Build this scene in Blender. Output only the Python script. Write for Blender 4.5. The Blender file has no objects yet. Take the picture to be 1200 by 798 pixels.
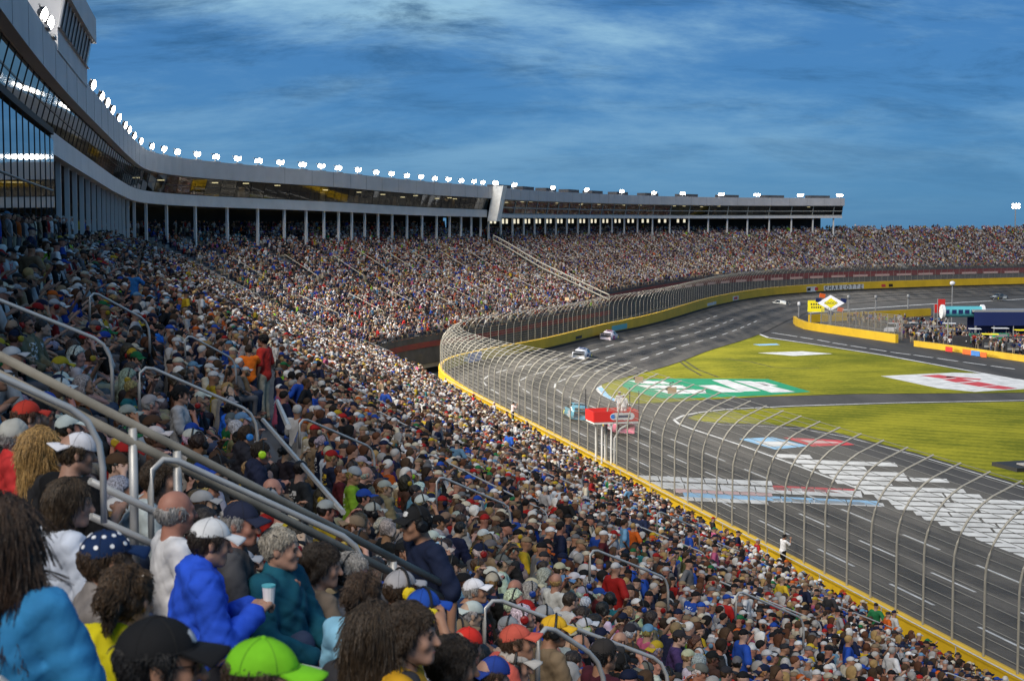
import bpy, bmesh, math, random
import numpy as np
from mathutils import Vector, Matrix, Euler

# ------------------------------------------------------------------ camera, sky, sun, exposure
SC = bpy.context.scene
COL = SC.collection
FPX = 1800.0                       # focal length in pixels of the 1200 px wide photograph
PITCH = math.atan(137 / FPX)
CZ = 17.0
cam_d = bpy.data.cameras.new('camera')
cam = bpy.data.objects.new('camera', cam_d)
COL.objects.link(cam)
cam.location = (0, 0, CZ)
cam.rotation_euler = (math.pi / 2 - PITCH, 0, 0)
cam_d.sensor_width = 36
cam_d.lens = 36 * FPX / 1200
cam_d.clip_start = 0.1
cam_d.clip_end = 6000
cam_d.dof.use_dof = True
cam_d.dof.focus_distance = 60
cam_d.dof.aperture_fstop = 6.3
SC.camera = cam

SUN_EL, SUN_AZ = math.radians(44), math.radians(201)     # azimuth clockwise from +Y
world = bpy.data.worlds.new('World')
SC.world = world
world.use_nodes = True
wn, wl = world.node_tree.nodes, world.node_tree.links
wn.clear()
w_out = wn.new('ShaderNodeOutputWorld')
w_bg = wn.new('ShaderNodeBackground')
w_sky = wn.new('ShaderNodeTexSky')
w_sky.sky_type = 'NISHITA'
w_sky.sun_disc = False
w_sky.sun_elevation = SUN_EL
w_sky.sun_rotation = SUN_AZ
w_sky.ozone_density = 6.0
w_sky.air_density = 1.0
w_sky.dust_density = 0.3
w_geo = wn.new('ShaderNodeTexCoord')
w_sep = wn.new('ShaderNodeSeparateXYZ')
wl.new(w_geo.outputs['Generated'], w_sep.inputs[0])
# project the direction on a cloud deck: xy / (z + c)
w_add = wn.new('ShaderNodeMath'); w_add.operation = 'ADD'; w_add.inputs[1].default_value = 0.30
w_max = wn.new('ShaderNodeMath'); w_max.operation = 'MAXIMUM'; w_max.inputs[1].default_value = 0.0
wl.new(w_sep.outputs[2], w_max.inputs[0]); wl.new(w_max.outputs[0], w_add.inputs[0])
w_dx = wn.new('ShaderNodeMath'); w_dx.operation = 'DIVIDE'
w_dy = wn.new('ShaderNodeMath'); w_dy.operation = 'DIVIDE'
wl.new(w_sep.outputs[0], w_dx.inputs[0]); wl.new(w_add.outputs[0], w_dx.inputs[1])
wl.new(w_sep.outputs[1], w_dy.inputs[0]); wl.new(w_add.outputs[0], w_dy.inputs[1])
w_cmb = wn.new('ShaderNodeCombineXYZ')
wl.new(w_dx.outputs[0], w_cmb.inputs[0]); wl.new(w_dy.outputs[0], w_cmb.inputs[1])


def w_noise(scale, sx, sy, detail, rough, dist, lo, hi, off):
    mp = wn.new('ShaderNodeMapping'); mp.inputs['Scale'].default_value = (sx, sy, 1)
    mp.inputs['Location'].default_value = off
    mp.inputs['Rotation'].default_value = (0, 0, math.radians(8))
    nz = wn.new('ShaderNodeTexNoise'); nz.inputs['Scale'].default_value = scale
    nz.inputs['Detail'].default_value = detail; nz.inputs['Roughness'].default_value = rough
    nz.inputs['Distortion'].default_value = dist
    rp = wn.new('ShaderNodeMapRange'); rp.interpolation_type = 'SMOOTHSTEP'
    rp.inputs['From Min'].default_value = lo; rp.inputs['From Max'].default_value = hi
    wl.new(w_cmb.outputs[0], mp.inputs[0]); wl.new(mp.outputs[0], nz.inputs['Vector'])
    wl.new(nz.outputs['Fac'], rp.inputs['Value'])
    return rp.outputs[0]


c_light = w_noise(1.5, 0.8, 1.3, 12, 0.64, 0.3, 0.42, 0.70, (12.1, 5.2, 6))
c_dark = w_noise(3.0, 0.75, 1.6, 12, 0.68, 0.4, 0.47, 0.70, (8.2, 12.5, 2))
w_el = wn.new('ShaderNodeMapRange'); w_el.interpolation_type = 'SMOOTHSTEP'      # cloud thins out towards the horizon
w_el.inputs['From Min'].default_value = 0.0; w_el.inputs['From Max'].default_value = 0.15
w_el.inputs['To Min'].default_value = 0.12; w_el.inputs['To Max'].default_value = 0.9
wl.new(w_sep.outputs[2], w_el.inputs['Value'])
w_tint = wn.new('ShaderNodeMix'); w_tint.data_type = 'RGBA'; w_tint.blend_type = 'MULTIPLY'
w_tint.inputs[0].default_value = 1.0
w_tint.inputs[7].default_value = (0.20, 0.46, 0.78, 1)
wl.new(w_sky.outputs[0], w_tint.inputs[6])
w_blue = wn.new('ShaderNodeMix'); w_blue.data_type = 'RGBA'; w_blue.inputs[0].default_value = 0.7
w_blue.inputs[7].default_value = (0.52, 1.62, 3.4, 1)
wl.new(w_tint.outputs[2], w_blue.inputs[6])
w_m1 = wn.new('ShaderNodeMix'); w_m1.data_type = 'RGBA'
w_m1.inputs[7].default_value = (3.3, 5.5, 6.8, 1)
w_f1 = wn.new('ShaderNodeMath'); w_f1.operation = 'MULTIPLY'; 
wl.new(w_el.outputs[0], w_f1.inputs[1])
wl.new(c_light, w_f1.inputs[0]); wl.new(w_f1.outputs[0], w_m1.inputs[0]); wl.new(w_blue.outputs[2], w_m1.inputs[6])
w_m2 = wn.new('ShaderNodeMix'); w_m2.data_type = 'RGBA'
w_m2.inputs[7].default_value = (0.22, 0.85, 1.9, 1)
w_f2 = wn.new('ShaderNodeMath'); w_f2.operation = 'MULTIPLY'; 
wl.new(w_el.outputs[0], w_f2.inputs[1])
wl.new(c_dark, w_f2.inputs[0]); wl.new(w_f2.outputs[0], w_m2.inputs[0]); wl.new(w_m1.outputs[2], w_m2.inputs[6])
wl.new(w_m2.outputs[2], w_bg.inputs[0])
w_bg.inputs[1].default_value = 0.118
wl.new(w_bg.outputs[0], w_out.inputs[0])

sun_d = bpy.data.lights.new('sun', 'SUN')
sun_d.energy = 3.0
sun_d.angle = math.radians(32)
sun_d.color = (1.0, 0.90, 0.77)
sun = bpy.data.objects.new('sun', sun_d)
COL.objects.link(sun)
sdir = Vector((math.sin(SUN_AZ) * math.cos(SUN_EL), math.cos(SUN_AZ) * math.cos(SUN_EL), math.sin(SUN_EL)))
sun.rotation_euler = sdir.to_track_quat('Z', 'Y').to_euler()

SC.view_settings.view_transform = 'Standard'
SC.view_settings.look = 'None'
SC.view_settings.exposure = 0.0
SC.view_settings.gamma = 1.0
SC.view_settings.use_curve_mapping = False
SC.cycles.use_denoising = True
SC.cycles.max_bounces = 5
SC.cycles.transparent_max_bounces = 24
SC.cycles.sample_clamp_indirect = 4.0
SC.cycles.caustics_reflective = False
SC.cycles.caustics_refractive = False

rng = random.Random(7)
nrng = np.random.default_rng(11)

# ------------------------------------------------------------------ pixel <-> place helpers
_c, _s = math.cos(PITCH), math.sin(PITCH)


def ray(x, y):
    v0, v2 = (x - 600) / FPX, -(y - 399) / FPX
    return np.array([v0, _c + _s * v2, -_s + _c * v2])


def at_z(x, y, z):
    r = ray(x, y)
    return np.array([0, 0, CZ]) + r * ((z - CZ) / r[2])


def at_d(x, y, d):
    r = ray(x, y)
    return np.array([0, 0, CZ]) + r * (d / r[1])


def proj(p):
    dx, dy, dz = p[0], p[1], p[2] - CZ
    w = _c * dy - _s * dz
    return 600 + FPX * dx / w, 399 - FPX * (_s * dy + _c * dz) / w, w


# ------------------------------------------------------------------ the wall line: s runs along it, u is metres behind it (towards the stands)
P0 = at_z(1200, 790, 1)[:2]
P1 = at_z(520, 440, 1)[:2]
TD = (P1 - P0) / np.linalg.norm(P1 - P0)
NT = np.array([TD[1], -TD[0]])          # towards the track on the straight
UCAM = float(P0 @ NT)
ctrl = [P0 - TD * 70, P0, P0 + TD * 55, P1]
ctrl += [np.array([-8.6, 172.0]), np.array([-5.6, 184.0])]
for a in [(640, 411), (700, 395), (766, 381), (840, 359), (900, 348), (960, 343), (1040, 339), (1200, 334)]:
    ctrl.append(at_z(*a, 0)[:2])
ctrl += [np.array([205., 455.]), np.array([290., 465.]), np.array([370., 440.])]
ctrl = np.array(ctrl)


def resample(p, step):
    seg = np.linalg.norm(np.diff(p, axis=0), axis=1)
    cum = np.r_[0, np.cumsum(seg)]
    s = np.arange(0, cum[-1], step)
    return np.c_[np.interp(s, cum, p[:, 0]), np.interp(s, cum, p[:, 1])]


def catmull(p, n=30):
    out = []
    q = np.vstack([2 * p[0] - p[1], p, 2 * p[-1] - p[-2]])
    for i in range(1, len(q) - 2):
        t = np.linspace(0, 1, n, endpoint=False)[:, None]
        a, b, c, d = q[i - 1], q[i], q[i + 1], q[i + 2]
        out.append(.5 * (2 * b + (c - a) * t + (2 * a - 5 * b + 4 * c - d) * t ** 2 + (-a + 3 * b - 3 * c + d) * t ** 3))
    return np.vstack(out + [p[-1:]])


WXY = resample(catmull(ctrl), 1.0)
ker = np.exp(-.5 * (np.arange(-24, 25) / 8.0) ** 2)
ker /= ker.sum()
pad = np.vstack([WXY[0] + (WXY[0] - WXY[1]) * np.arange(24, 0, -1)[:, None], WXY, WXY[-1] + (WXY[-1] - WXY[-2]) * np.arange(1, 25)[:, None]])
WXY = np.c_[np.convolve(pad[:, 0], ker, 'valid'), np.convolve(pad[:, 1], ker, 'valid')]
WXY = resample(WXY, 1.0)
WT = np.gradient(WXY, axis=0)
WT /= np.linalg.norm(WT, axis=1)[:, None]
WS = np.arange(len(WXY), dtype=float)
SMAX = WS[-1]


def wp(s, u):
    """plan position s metres along the wall, u metres behind it"""
    x = np.interp(s, WS, WXY[:, 0]); y = np.interp(s, WS, WXY[:, 1])
    tx = np.interp(s, WS, WT[:, 0]); ty = np.interp(s, WS, WT[:, 1])
    return np.stack([x - ty * u, y + tx * u], -1)


def wt(s):
    return np.stack([np.interp(s, WS, WT[:, 0]), np.interp(s, WS, WT[:, 1])], -1)


PU = [-5, 0, 10, 20, 23, 27, 30, 32, 34, 40]
PZ = [-1.2, -.55, 3.7, 8.1, 9.7, 12.0, 13.4, 14.4, 15.5, 18.5]


def prof_near(u):
    return np.interp(u, [0, 23, 26, 28, 29, 30, 31, 32, 33, 34, 40], [-.5, 9.7, 11.6, 13.0, 13.9, 14.65, 15.1, 15.4, 15.7, 16.1, 18.5])


def prof(u):
    return np.interp(u, PU, PZ)


def s_for_x(px, u, z, lo, hi):
    """wall station at which the point (s, u, z) shows at picture column px"""
    ss = np.linspace(lo, hi, 1200)
    xs = np.array([proj((*wp(s, u), z))[0] for s in ss])
    return float(ss[np.argmin(abs(xs - px))])


def surf_at(px, py, h):
    """where the sight line through a pixel comes h above the near stand"""
    r = ray(px, py)
    for t in np.arange(.8, 160, .03):
        q = np.array([0, 0, CZ]) + t * r
        u = UCAM - q[:2] @ NT
        if q[2] < prof(u) + h:
            return q, u
    return q, u


def su_of(p):
    """(s, u) of a plan point near the straight"""
    d = np.array(p[:2]) - (P0 - TD * 70)
    return float(d @ TD), float(-d @ NT)


# ------------------------------------------------------------------ materials
MATS = {}


def mk(name, col, rough=0.6, metal=0.0, noise=0.0, nscale=5.0, bump=0.0, spec=0.4, emit=None, estr=0.0, col2=None, detail=4, stretch=None):
    m = bpy.data.materials.new(name)
    m.use_nodes = True
    nt = m.node_tree
    b = nt.nodes['Principled BSDF']
    b.inputs['Roughness'].default_value = rough
    b.inputs['Metallic'].default_value = metal
    b.inputs['Specular IOR Level'].default_value = spec
    b.inputs['Base Color'].default_value = (*col, 1)
    if noise > 0 or bump > 0 or col2:
        tc = nt.nodes.new('ShaderNodeTexCoord')
        nz = nt.nodes.new('ShaderNodeTexNoise')
        nz.inputs['Scale'].default_value = nscale
        nz.inputs['Detail'].default_value = detail
        nz.inputs['Roughness'].default_value = .6
        src = tc.outputs['Object']
        if stretch:
            mp = nt.nodes.new('ShaderNodeMapping')
            mp.inputs['Scale'].default_value = stretch
            nt.links.new(src, mp.inputs[0]); src = mp.outputs[0]
        nt.links.new(src, nz.inputs['Vector'])
        if noise > 0 or col2:
            rp = nt.nodes.new('ShaderNodeValToRGB')
            rp.color_ramp.elements[0].position = .3
            rp.color_ramp.elements[1].position = .7
            a = [max(0, c * (1 - noise)) for c in col]
            d = list(col2) if col2 else [c * (1 + noise) for c in col]
            rp.color_ramp.elements[0].color = (*a, 1)
            rp.color_ramp.elements[1].color = (*d, 1)
            nt.links.new(nz.outputs['Fac'], rp.inputs['Fac'])
            nt.links.new(rp.outputs['Color'], b.inputs['Base Color'])
        if bump > 0:
            bp = nt.nodes.new('ShaderNodeBump')
            bp.inputs['Strength'].default_value = bump
            bp.inputs['Distance'].default_value = .02
            nt.links.new(nz.outputs['Fac'], bp.inputs['Height'])
            nt.links.new(bp.outputs['Normal'], b.inputs['Normal'])
    if emit:
        b.inputs['Emission Color'].default_value = (*emit, 1)
        b.inputs['Emission Strength'].default_value = estr
    MATS[name] = m
    return m


def mk_obj(name, rough=.8, bump=.35, nscale=9.0, vary=.25, attr=None, spec=.25, stretch=None, prints=False):
    """fabric, skin or hair whose colour is the object's own colour (attr: the colour each member of the crowd carries)"""
    m = bpy.data.materials.new(name)
    m.use_nodes = True
    nt = m.node_tree
    b = nt.nodes['Principled BSDF']
    b.inputs['Roughness'].default_value = rough
    b.inputs['Specular IOR Level'].default_value = spec
    if attr:
        src = nt.nodes.new('ShaderNodeAttribute')
        src.attribute_type = 'INSTANCER'
        src.attribute_name = attr
        csock = src.outputs['Color']
    else:
        src = nt.nodes.new('ShaderNodeObjectInfo')
        csock = src.outputs['Color']
    tc = nt.nodes.new('ShaderNodeTexCoord')
    nz = nt.nodes.new('ShaderNodeTexNoise')
    nz.inputs['Scale'].default_value = nscale
    nz.inputs['Detail'].default_value = 3
    if stretch:
        mpn = nt.nodes.new('ShaderNodeMapping'); mpn.inputs['Scale'].default_value = stretch
        nt.links.new(tc.outputs['Object'], mpn.inputs[0]); nt.links.new(mpn.outputs[0], nz.inputs['Vector'])
    else:
        nt.links.new(tc.outputs['Object'], nz.inputs['Vector'])
    rp = nt.nodes.new('ShaderNodeMapRange')
    rp.inputs['From Min'].default_value = .3
    rp.inputs['From Max'].default_value = .7
    rp.inputs['To Min'].default_value = 1 - vary
    rp.inputs['To Max'].default_value = 1 + vary
    nt.links.new(nz.outputs['Fac'], rp.inputs['Value'])
    mx = nt.nodes.new('ShaderNodeVectorMath')
    mx.operation = 'SCALE'
    nt.links.new(csock, mx.inputs[0])
    nt.links.new(rp.outputs[0], mx.inputs['Scale'])
    final = mx.outputs[0]
    if prints:
        oi = nt.nodes.new('ShaderNodeObjectInfo')
        sp = nt.nodes.new('ShaderNodeSeparateXYZ'); nt.links.new(tc.outputs['Object'], sp.inputs[0])

        def mth(op, a_, b_=None):
            q = nt.nodes.new('ShaderNodeMath'); q.operation = op
            for i_, v_ in enumerate((a_, b_)):
                if v_ is None: continue
                if isinstance(v_, (int, float)): q.inputs[i_].default_value = v_
                else: nt.links.new(v_, q.inputs[i_])
            return q.outputs[0]
        inx = mth('LESS_THAN', mth('ABSOLUTE', sp.outputs[0]), .115)
        inz = mth('LESS_THAN', mth('ABSOLUTE', mth('SUBTRACT', sp.outputs[2], .84)), .12)
        n3 = nt.nodes.new('ShaderNodeTexNoise'); n3.inputs['Scale'].default_value = 22; n3.inputs['Detail'].default_value = 2
        mp3 = nt.nodes.new('ShaderNodeMapping'); mp3.inputs['Scale'].default_value = (1, .2, 1.6)
        nt.links.new(tc.outputs['Object'], mp3.inputs[0]); nt.links.new(mp3.outputs[0], n3.inputs['Vector'])
        msk = mth('MULTIPLY', mth('MULTIPLY', inx, inz), mth('GREATER_THAN', n3.outputs['Fac'], .52))
        msk = mth('MULTIPLY', msk, mth('LESS_THAN', oi.outputs['Random'], .55))
        cr = nt.nodes.new('ShaderNodeValToRGB'); cr.color_ramp.interpolation = 'CONSTANT'
        cr.color_ramp.elements[0].color = (.6, .6, .6, 1)
        cr.color_ramp.elements[1].position = .25; cr.color_ramp.elements[1].color = (.6, .42, .03, 1)
        for ps_, cl_ in ((.32, (.45, .03, .03, 1)), (.40, (.03, .03, .035, 1)), (.48, (.05, .15, .5, 1))):
            e_ = cr.color_ramp.elements.new(ps_); e_.color = cl_
        nt.links.new(oi.outputs['Random'], cr.inputs[0])
        mxx = nt.nodes.new('ShaderNodeMix'); mxx.data_type = 'RGBA'
        nt.links.new(msk, mxx.inputs[0]); nt.links.new(final, mxx.inputs[6]); nt.links.new(cr.outputs[0], mxx.inputs[7])
        final = mxx.outputs[2]
    nt.links.new(final, b.inputs['Base Color'])
    if bump > 0:
        bp = nt.nodes.new('ShaderNodeBump')
        bp.inputs['Strength'].default_value = bump
        bp.inputs['Distance'].default_value = .015
        nt.links.new(nz.outputs['Fac'], bp.inputs['Height'])
        nt.links.new(bp.outputs['Normal'], b.inputs['Normal'])
    MATS[name] = m
    return m


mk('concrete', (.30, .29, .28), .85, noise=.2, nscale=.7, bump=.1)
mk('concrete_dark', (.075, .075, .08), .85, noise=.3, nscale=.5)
mk('seat_metal', (.36, .37, .39), .38, metal=.7)
mk('rail_steel', (.50, .49, .47), .45, metal=.35, noise=.12, nscale=6)
mk('rail_painted', (.25, .225, .18), .5, noise=.25, nscale=5, bump=.1)
mk('fence_steel', (.34, .32, .27), .5, metal=.2, noise=.15, nscale=2)
mk('cable_steel', (.24, .235, .215), .5, metal=.2)
mk('fascia_grey', (.46, .45, .46), .55, noise=.10, nscale=.35, detail=8)
mk('fascia_light', (.56, .55, .55), .55, noise=.10, nscale=.4, detail=8)
mk('column_grey', (.62, .62, .62), .6, noise=.08, nscale=1)
mk('frame_dark', (.03, .032, .036), .4, metal=.3)
mk('frame_pale', (.33, .34, .32), .5)
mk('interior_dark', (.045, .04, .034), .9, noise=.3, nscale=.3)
mk('interior_warm', (.16, .14, .09), .9, noise=.7, nscale=.35, detail=6)
mk('cream_panel', (.62, .58, .47), .6)
mk('yellow_wall', (.62, .39, .015), .5, noise=.13, nscale=.35, bump=.05)
mk('white_paint', (.72, .72, .70), .6, noise=.16, nscale=1.5)
mk('worn_white', (.58, .58, .57), .7, noise=.30, nscale=.8, detail=10)
mk('red_paint', (.50, .05, .05), .6, noise=.15, nscale=.8)
mk('blue_paint', (.05, .20, .55), .6, noise=.15, nscale=.8)
mk('pale_blue_paint', (.25, .46, .66), .6, noise=.15, nscale=.8)
mk('green_paint', (.01, .24, .11), .7, noise=.15, nscale=.4)
mk('red_band', (.17, .018, .022), .6, noise=.15, nscale=.3)
mk('pale_pink', (.55, .36, .34), .6)
mk('black_rubber', (.02, .02, .02), .7)
mk('dark_plastic', (.03, .03, .033), .5)
mk('tan_horn', (.55, .40, .24), .6)
mk('white_plastic', (.75, .75, .76), .4)
mk('tyre_rubber', (.055, .055, .012), .95, noise=.5, nscale=.6, detail=8)
mk('navy_paint', (.012, .022, .10), .45)
mk('teal_paint', (.10, .42, .48), .5)
mk('yellow_sign', (.85, .72, .02), .5, emit=(.85, .72, .02), estr=.25)
mk('lit_white', (.8, .8, .82), .4, emit=(.8, .82, .9), estr=.35)
mk('red_sign', (.62, .03, .025), .45)
mk('orange_sign', (.75, .13, .02), .5)
mk('pole_grey', (.34, .34, .34), .5, metal=.4)
mk('chrome', (.5, .5, .52), .2, metal=.9)
mk('dark_glass', (.012, .014, .018), .06, spec=.7)
mk('pit_dark', (.03, .03, .035), .7, noise=.3, nscale=1)
mk('ground_dirt', (.10, .10, .075), .9, noise=.3, nscale=.05)
mk('lamp_glow', (1, 1, 1), .4, emit=(1.0, .97, .90), estr=26)
mk('room_glow', (1, 1, 1), .4, emit=(1.0, .78, .40), estr=2.2)
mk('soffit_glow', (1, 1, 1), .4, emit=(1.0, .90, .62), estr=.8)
mk('eye_white', (.6, .58, .55), .3)
mk('eye_dark', (.03, .02, .015), .2)
mk('lens_dark', (.01, .01, .012), .08, spec=.6)
mk_obj('printed_fabric', .85, .5, 8, .18, prints=True)
mk_obj('own_skin', .55, .12, 14, .12, spec=.35)
mk_obj('own_fabric', .85, .5, 8, .18)
mk_obj('own_hair', .5, .8, 9, .75, spec=.45, stretch=(16, 9, 2.2))
mk_obj('own_smooth', .45, .0, 5, .06, spec=.4)
mk_obj('own_paint', .25, .0, 3, .04, spec=.5)
for a in ('skin', 'shirt', 'head', 'legs'):
    mk_obj('crowd_' + a, .8, .0, 7, .2, attr=a, spec=.2, prints=(a == 'shirt'))


def asphalt(name, c0, c1, sc):
    m = mk(name, c0, .8, noise=0, bump=0)
    nt = m.node_tree
    b = nt.nodes['Principled BSDF']
    tc = nt.nodes.new('ShaderNodeTexCoord')
    n1 = nt.nodes.new('ShaderNodeTexNoise'); n1.inputs['Scale'].default_value = sc; n1.inputs['Detail'].default_value = 8
    n2 = nt.nodes.new('ShaderNodeTexNoise'); n2.inputs['Scale'].default_value = 2.5; n2.inputs['Detail'].default_value = 4
    mp = nt.nodes.new('ShaderNodeMapping')
    mp.inputs['Rotation'].default_value = (0, 0, math.radians(13.3)); mp.inputs['Scale'].default_value = (1, .12, 1)
    nt.links.new(tc.outputs['Object'], mp.inputs[0]); nt.links.new(mp.outputs[0], n1.inputs['Vector'])
    nt.links.new(tc.outputs['Object'], n2.inputs['Vector'])
    rp = nt.nodes.new('ShaderNodeValToRGB')
    rp.color_ramp.elements[0].position = .36; rp.color_ramp.elements[1].position = .60
    rp.color_ramp.elements[0].color = (*c0, 1); rp.color_ramp.elements[1].color = (*c1, 1)
    mx = nt.nodes.new('ShaderNodeMix'); mx.data_type = 'FLOAT'; mx.inputs[0].default_value = .3
    nt.links.new(n1.outputs['Fac'], mx.inputs[2]); nt.links.new(n2.outputs['Fac'], mx.inputs[3])
    nt.links.new(mx.outputs[0], rp.inputs['Fac']); nt.links.new(rp.outputs[0], b.inputs['Base Color'])
    return m


asphalt('asphalt', (.034, .031, .028), (.100, .089, .077), .5)
asphalt('asphalt_dark', (.026, .024, .022), (.062, .056, .050), .3)


def grass_mat():
    m = mk('lawn', (.1, .15, .02), .95, spec=.1)
    nt = m.node_tree
    b = nt.nodes['Principled BSDF']
    tc = nt.nodes.new('ShaderNodeTexCoord')
    mp = nt.nodes.new('ShaderNodeMapping'); mp.inputs['Rotation'].default_value = (0, 0, math.radians(-60))
    wv = nt.nodes.new('ShaderNodeTexWave'); wv.inputs['Scale'].default_value = .16; wv.inputs['Distortion'].default_value = 1.2
    wv.inputs['Detail'].default_value = 2
    n1 = nt.nodes.new('ShaderNodeTexNoise'); n1.inputs['Scale'].default_value = .09; n1.inputs['Detail'].default_value = 9
    n1.inputs['Roughness'].default_value = .65
    n2 = nt.nodes.new('ShaderNodeTexNoise'); n2.inputs['Scale'].default_value = 3; n2.inputs['Detail'].default_value = 5
    nt.links.new(tc.outputs['Object'], mp.inputs[0]); nt.links.new(mp.outputs[0], wv.inputs['Vector'])
    nt.links.new(tc.outputs['Object'], n1.inputs['Vector']); nt.links.new(tc.outputs['Object'], n2.inputs['Vector'])
    m1 = nt.nodes.new('ShaderNodeMix'); m1.data_type = 'FLOAT'; m1.inputs[0].default_value = .10
    nt.links.new(n1.outputs['Fac'], m1.inputs[2]); nt.links.new(wv.outputs['Fac'], m1.inputs[3])
    m2 = nt.nodes.new('ShaderNodeMix'); m2.data_type = 'FLOAT'; m2.inputs[0].default_value = .25
    nt.links.new(m1.outputs[0], m2.inputs[2]); nt.links.new(n2.outputs['Fac'], m2.inputs[3])
    rp = nt.nodes.new('ShaderNodeValToRGB')
    rp.color_ramp.elements[0].position = .41; rp.color_ramp.elements[1].position = .59
    rp.color_ramp.elements[0].color = (.108, .120, .006, 1); rp.color_ramp.elements[1].color = (.262, .246, .016, 1)
    nt.links.new(m2.outputs[0], rp.inputs['Fac']); nt.links.new(rp.outputs[0], b.inputs['Base Color'])


grass_mat()


def glass_mat(name, tint, ior, amt):
    m = bpy.data.materials.new(name)
    m.use_nodes = True
    nt = m.node_tree
    nt.nodes.clear()
    out = nt.nodes.new('ShaderNodeOutputMaterial')
    tr = nt.nodes.new('ShaderNodeBsdfTransparent'); tr.inputs[0].default_value = (*tint, 1)
    gl = nt.nodes.new('ShaderNodeBsdfGlossy'); gl.inputs['Roughness'].default_value = .03
    fr = nt.nodes.new('ShaderNodeFresnel'); fr.inputs[0].default_value = ior
    mp = nt.nodes.new('ShaderNodeMath'); mp.operation = 'MULTIPLY_ADD'
    mp.inputs[1].default_value = 1 - amt; mp.inputs[2].default_value = amt
    nt.links.new(fr.outputs[0], mp.inputs[0])
    mx = nt.nodes.new('ShaderNodeMixShader')
    nt.links.new(mp.outputs[0], mx.inputs[0]); nt.links.new(tr.outputs[0], mx.inputs[1]); nt.links.new(gl.outputs[0], mx.inputs[2])
    nt.links.new(mx.outputs[0], out.inputs[0])
    MATS[name] = m


glass_mat('window_glass', (.34, .38, .40), 1.55, .06)
glass_mat('curtain_glass', (.12, .17, .21), 1.8, .42)


def mesh_mat():
    m = bpy.data.materials.new('wire_mesh')
    m.use_nodes = True
    nt = m.node_tree
    nt.nodes.clear()
    out = nt.nodes.new('ShaderNodeOutputMaterial')
    tr = nt.nodes.new('ShaderNodeBsdfTransparent')
    df = nt.nodes.new('ShaderNodeBsdfDiffuse'); df.inputs[0].default_value = (.22, .21, .185, 1)
    mx = nt.nodes.new('ShaderNodeMixShader'); mx.inputs[0].default_value = .21
    nt.links.new(tr.outputs[0], mx.inputs[1]); nt.links.new(df.outputs[0], mx.inputs[2]); nt.links.new(mx.outputs[0], out.inputs[0])
    MATS['wire_mesh'] = m


mesh_mat()

# ------------------------------------------------------------------ object helpers


def to_mesh(name, v, faces, mats=(), smooth=False, mi=None):
    me = bpy.data.meshes.new(name)
    v = np.asarray(v, dtype=np.float32).reshape(-1, 3)
    if isinstance(faces, np.ndarray):
        n, k = faces.shape
        me.vertices.add(len(v)); me.vertices.foreach_set('co', v.ravel())
        me.loops.add(n * k); me.loops.foreach_set('vertex_index', faces.astype(np.int32).ravel())
        me.polygons.add(n)
        me.polygons.foreach_set('loop_start', np.arange(0, n * k, k, dtype=np.int32))
        me.polygons.foreach_set('loop_total', np.full(n, k, dtype=np.int32))
        me.update(calc_edges=True)
        me.validate()
    else:
        me.from_pydata([tuple(map(float, p)) for p in v], [], faces)
    for m in mats:
        me.materials.append(MATS[m])
    if mi is not None:
        me.polygons.foreach_set('material_index', np.asarray(mi, dtype=np.int32))
    if smooth:
        me.polygons.foreach_set('use_smooth', np.ones(len(me.polygons), dtype=bool))
    return me


def link(name, data, parent=None, loc=None, label=None, cat=None, group=None, kind=None, color=None):
    o = bpy.data.objects.new(name, data)
    COL.objects.link(o)
    if parent is not None:
        o.parent = parent
    if loc is not None:
        o.location = loc
    if label: o['label'] = label
    if cat: o['category'] = cat
    if group: o['group'] = group
    if kind: o['kind'] = kind
    if color is not None: o.color = (*color[:3], 1)
    return o


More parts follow.
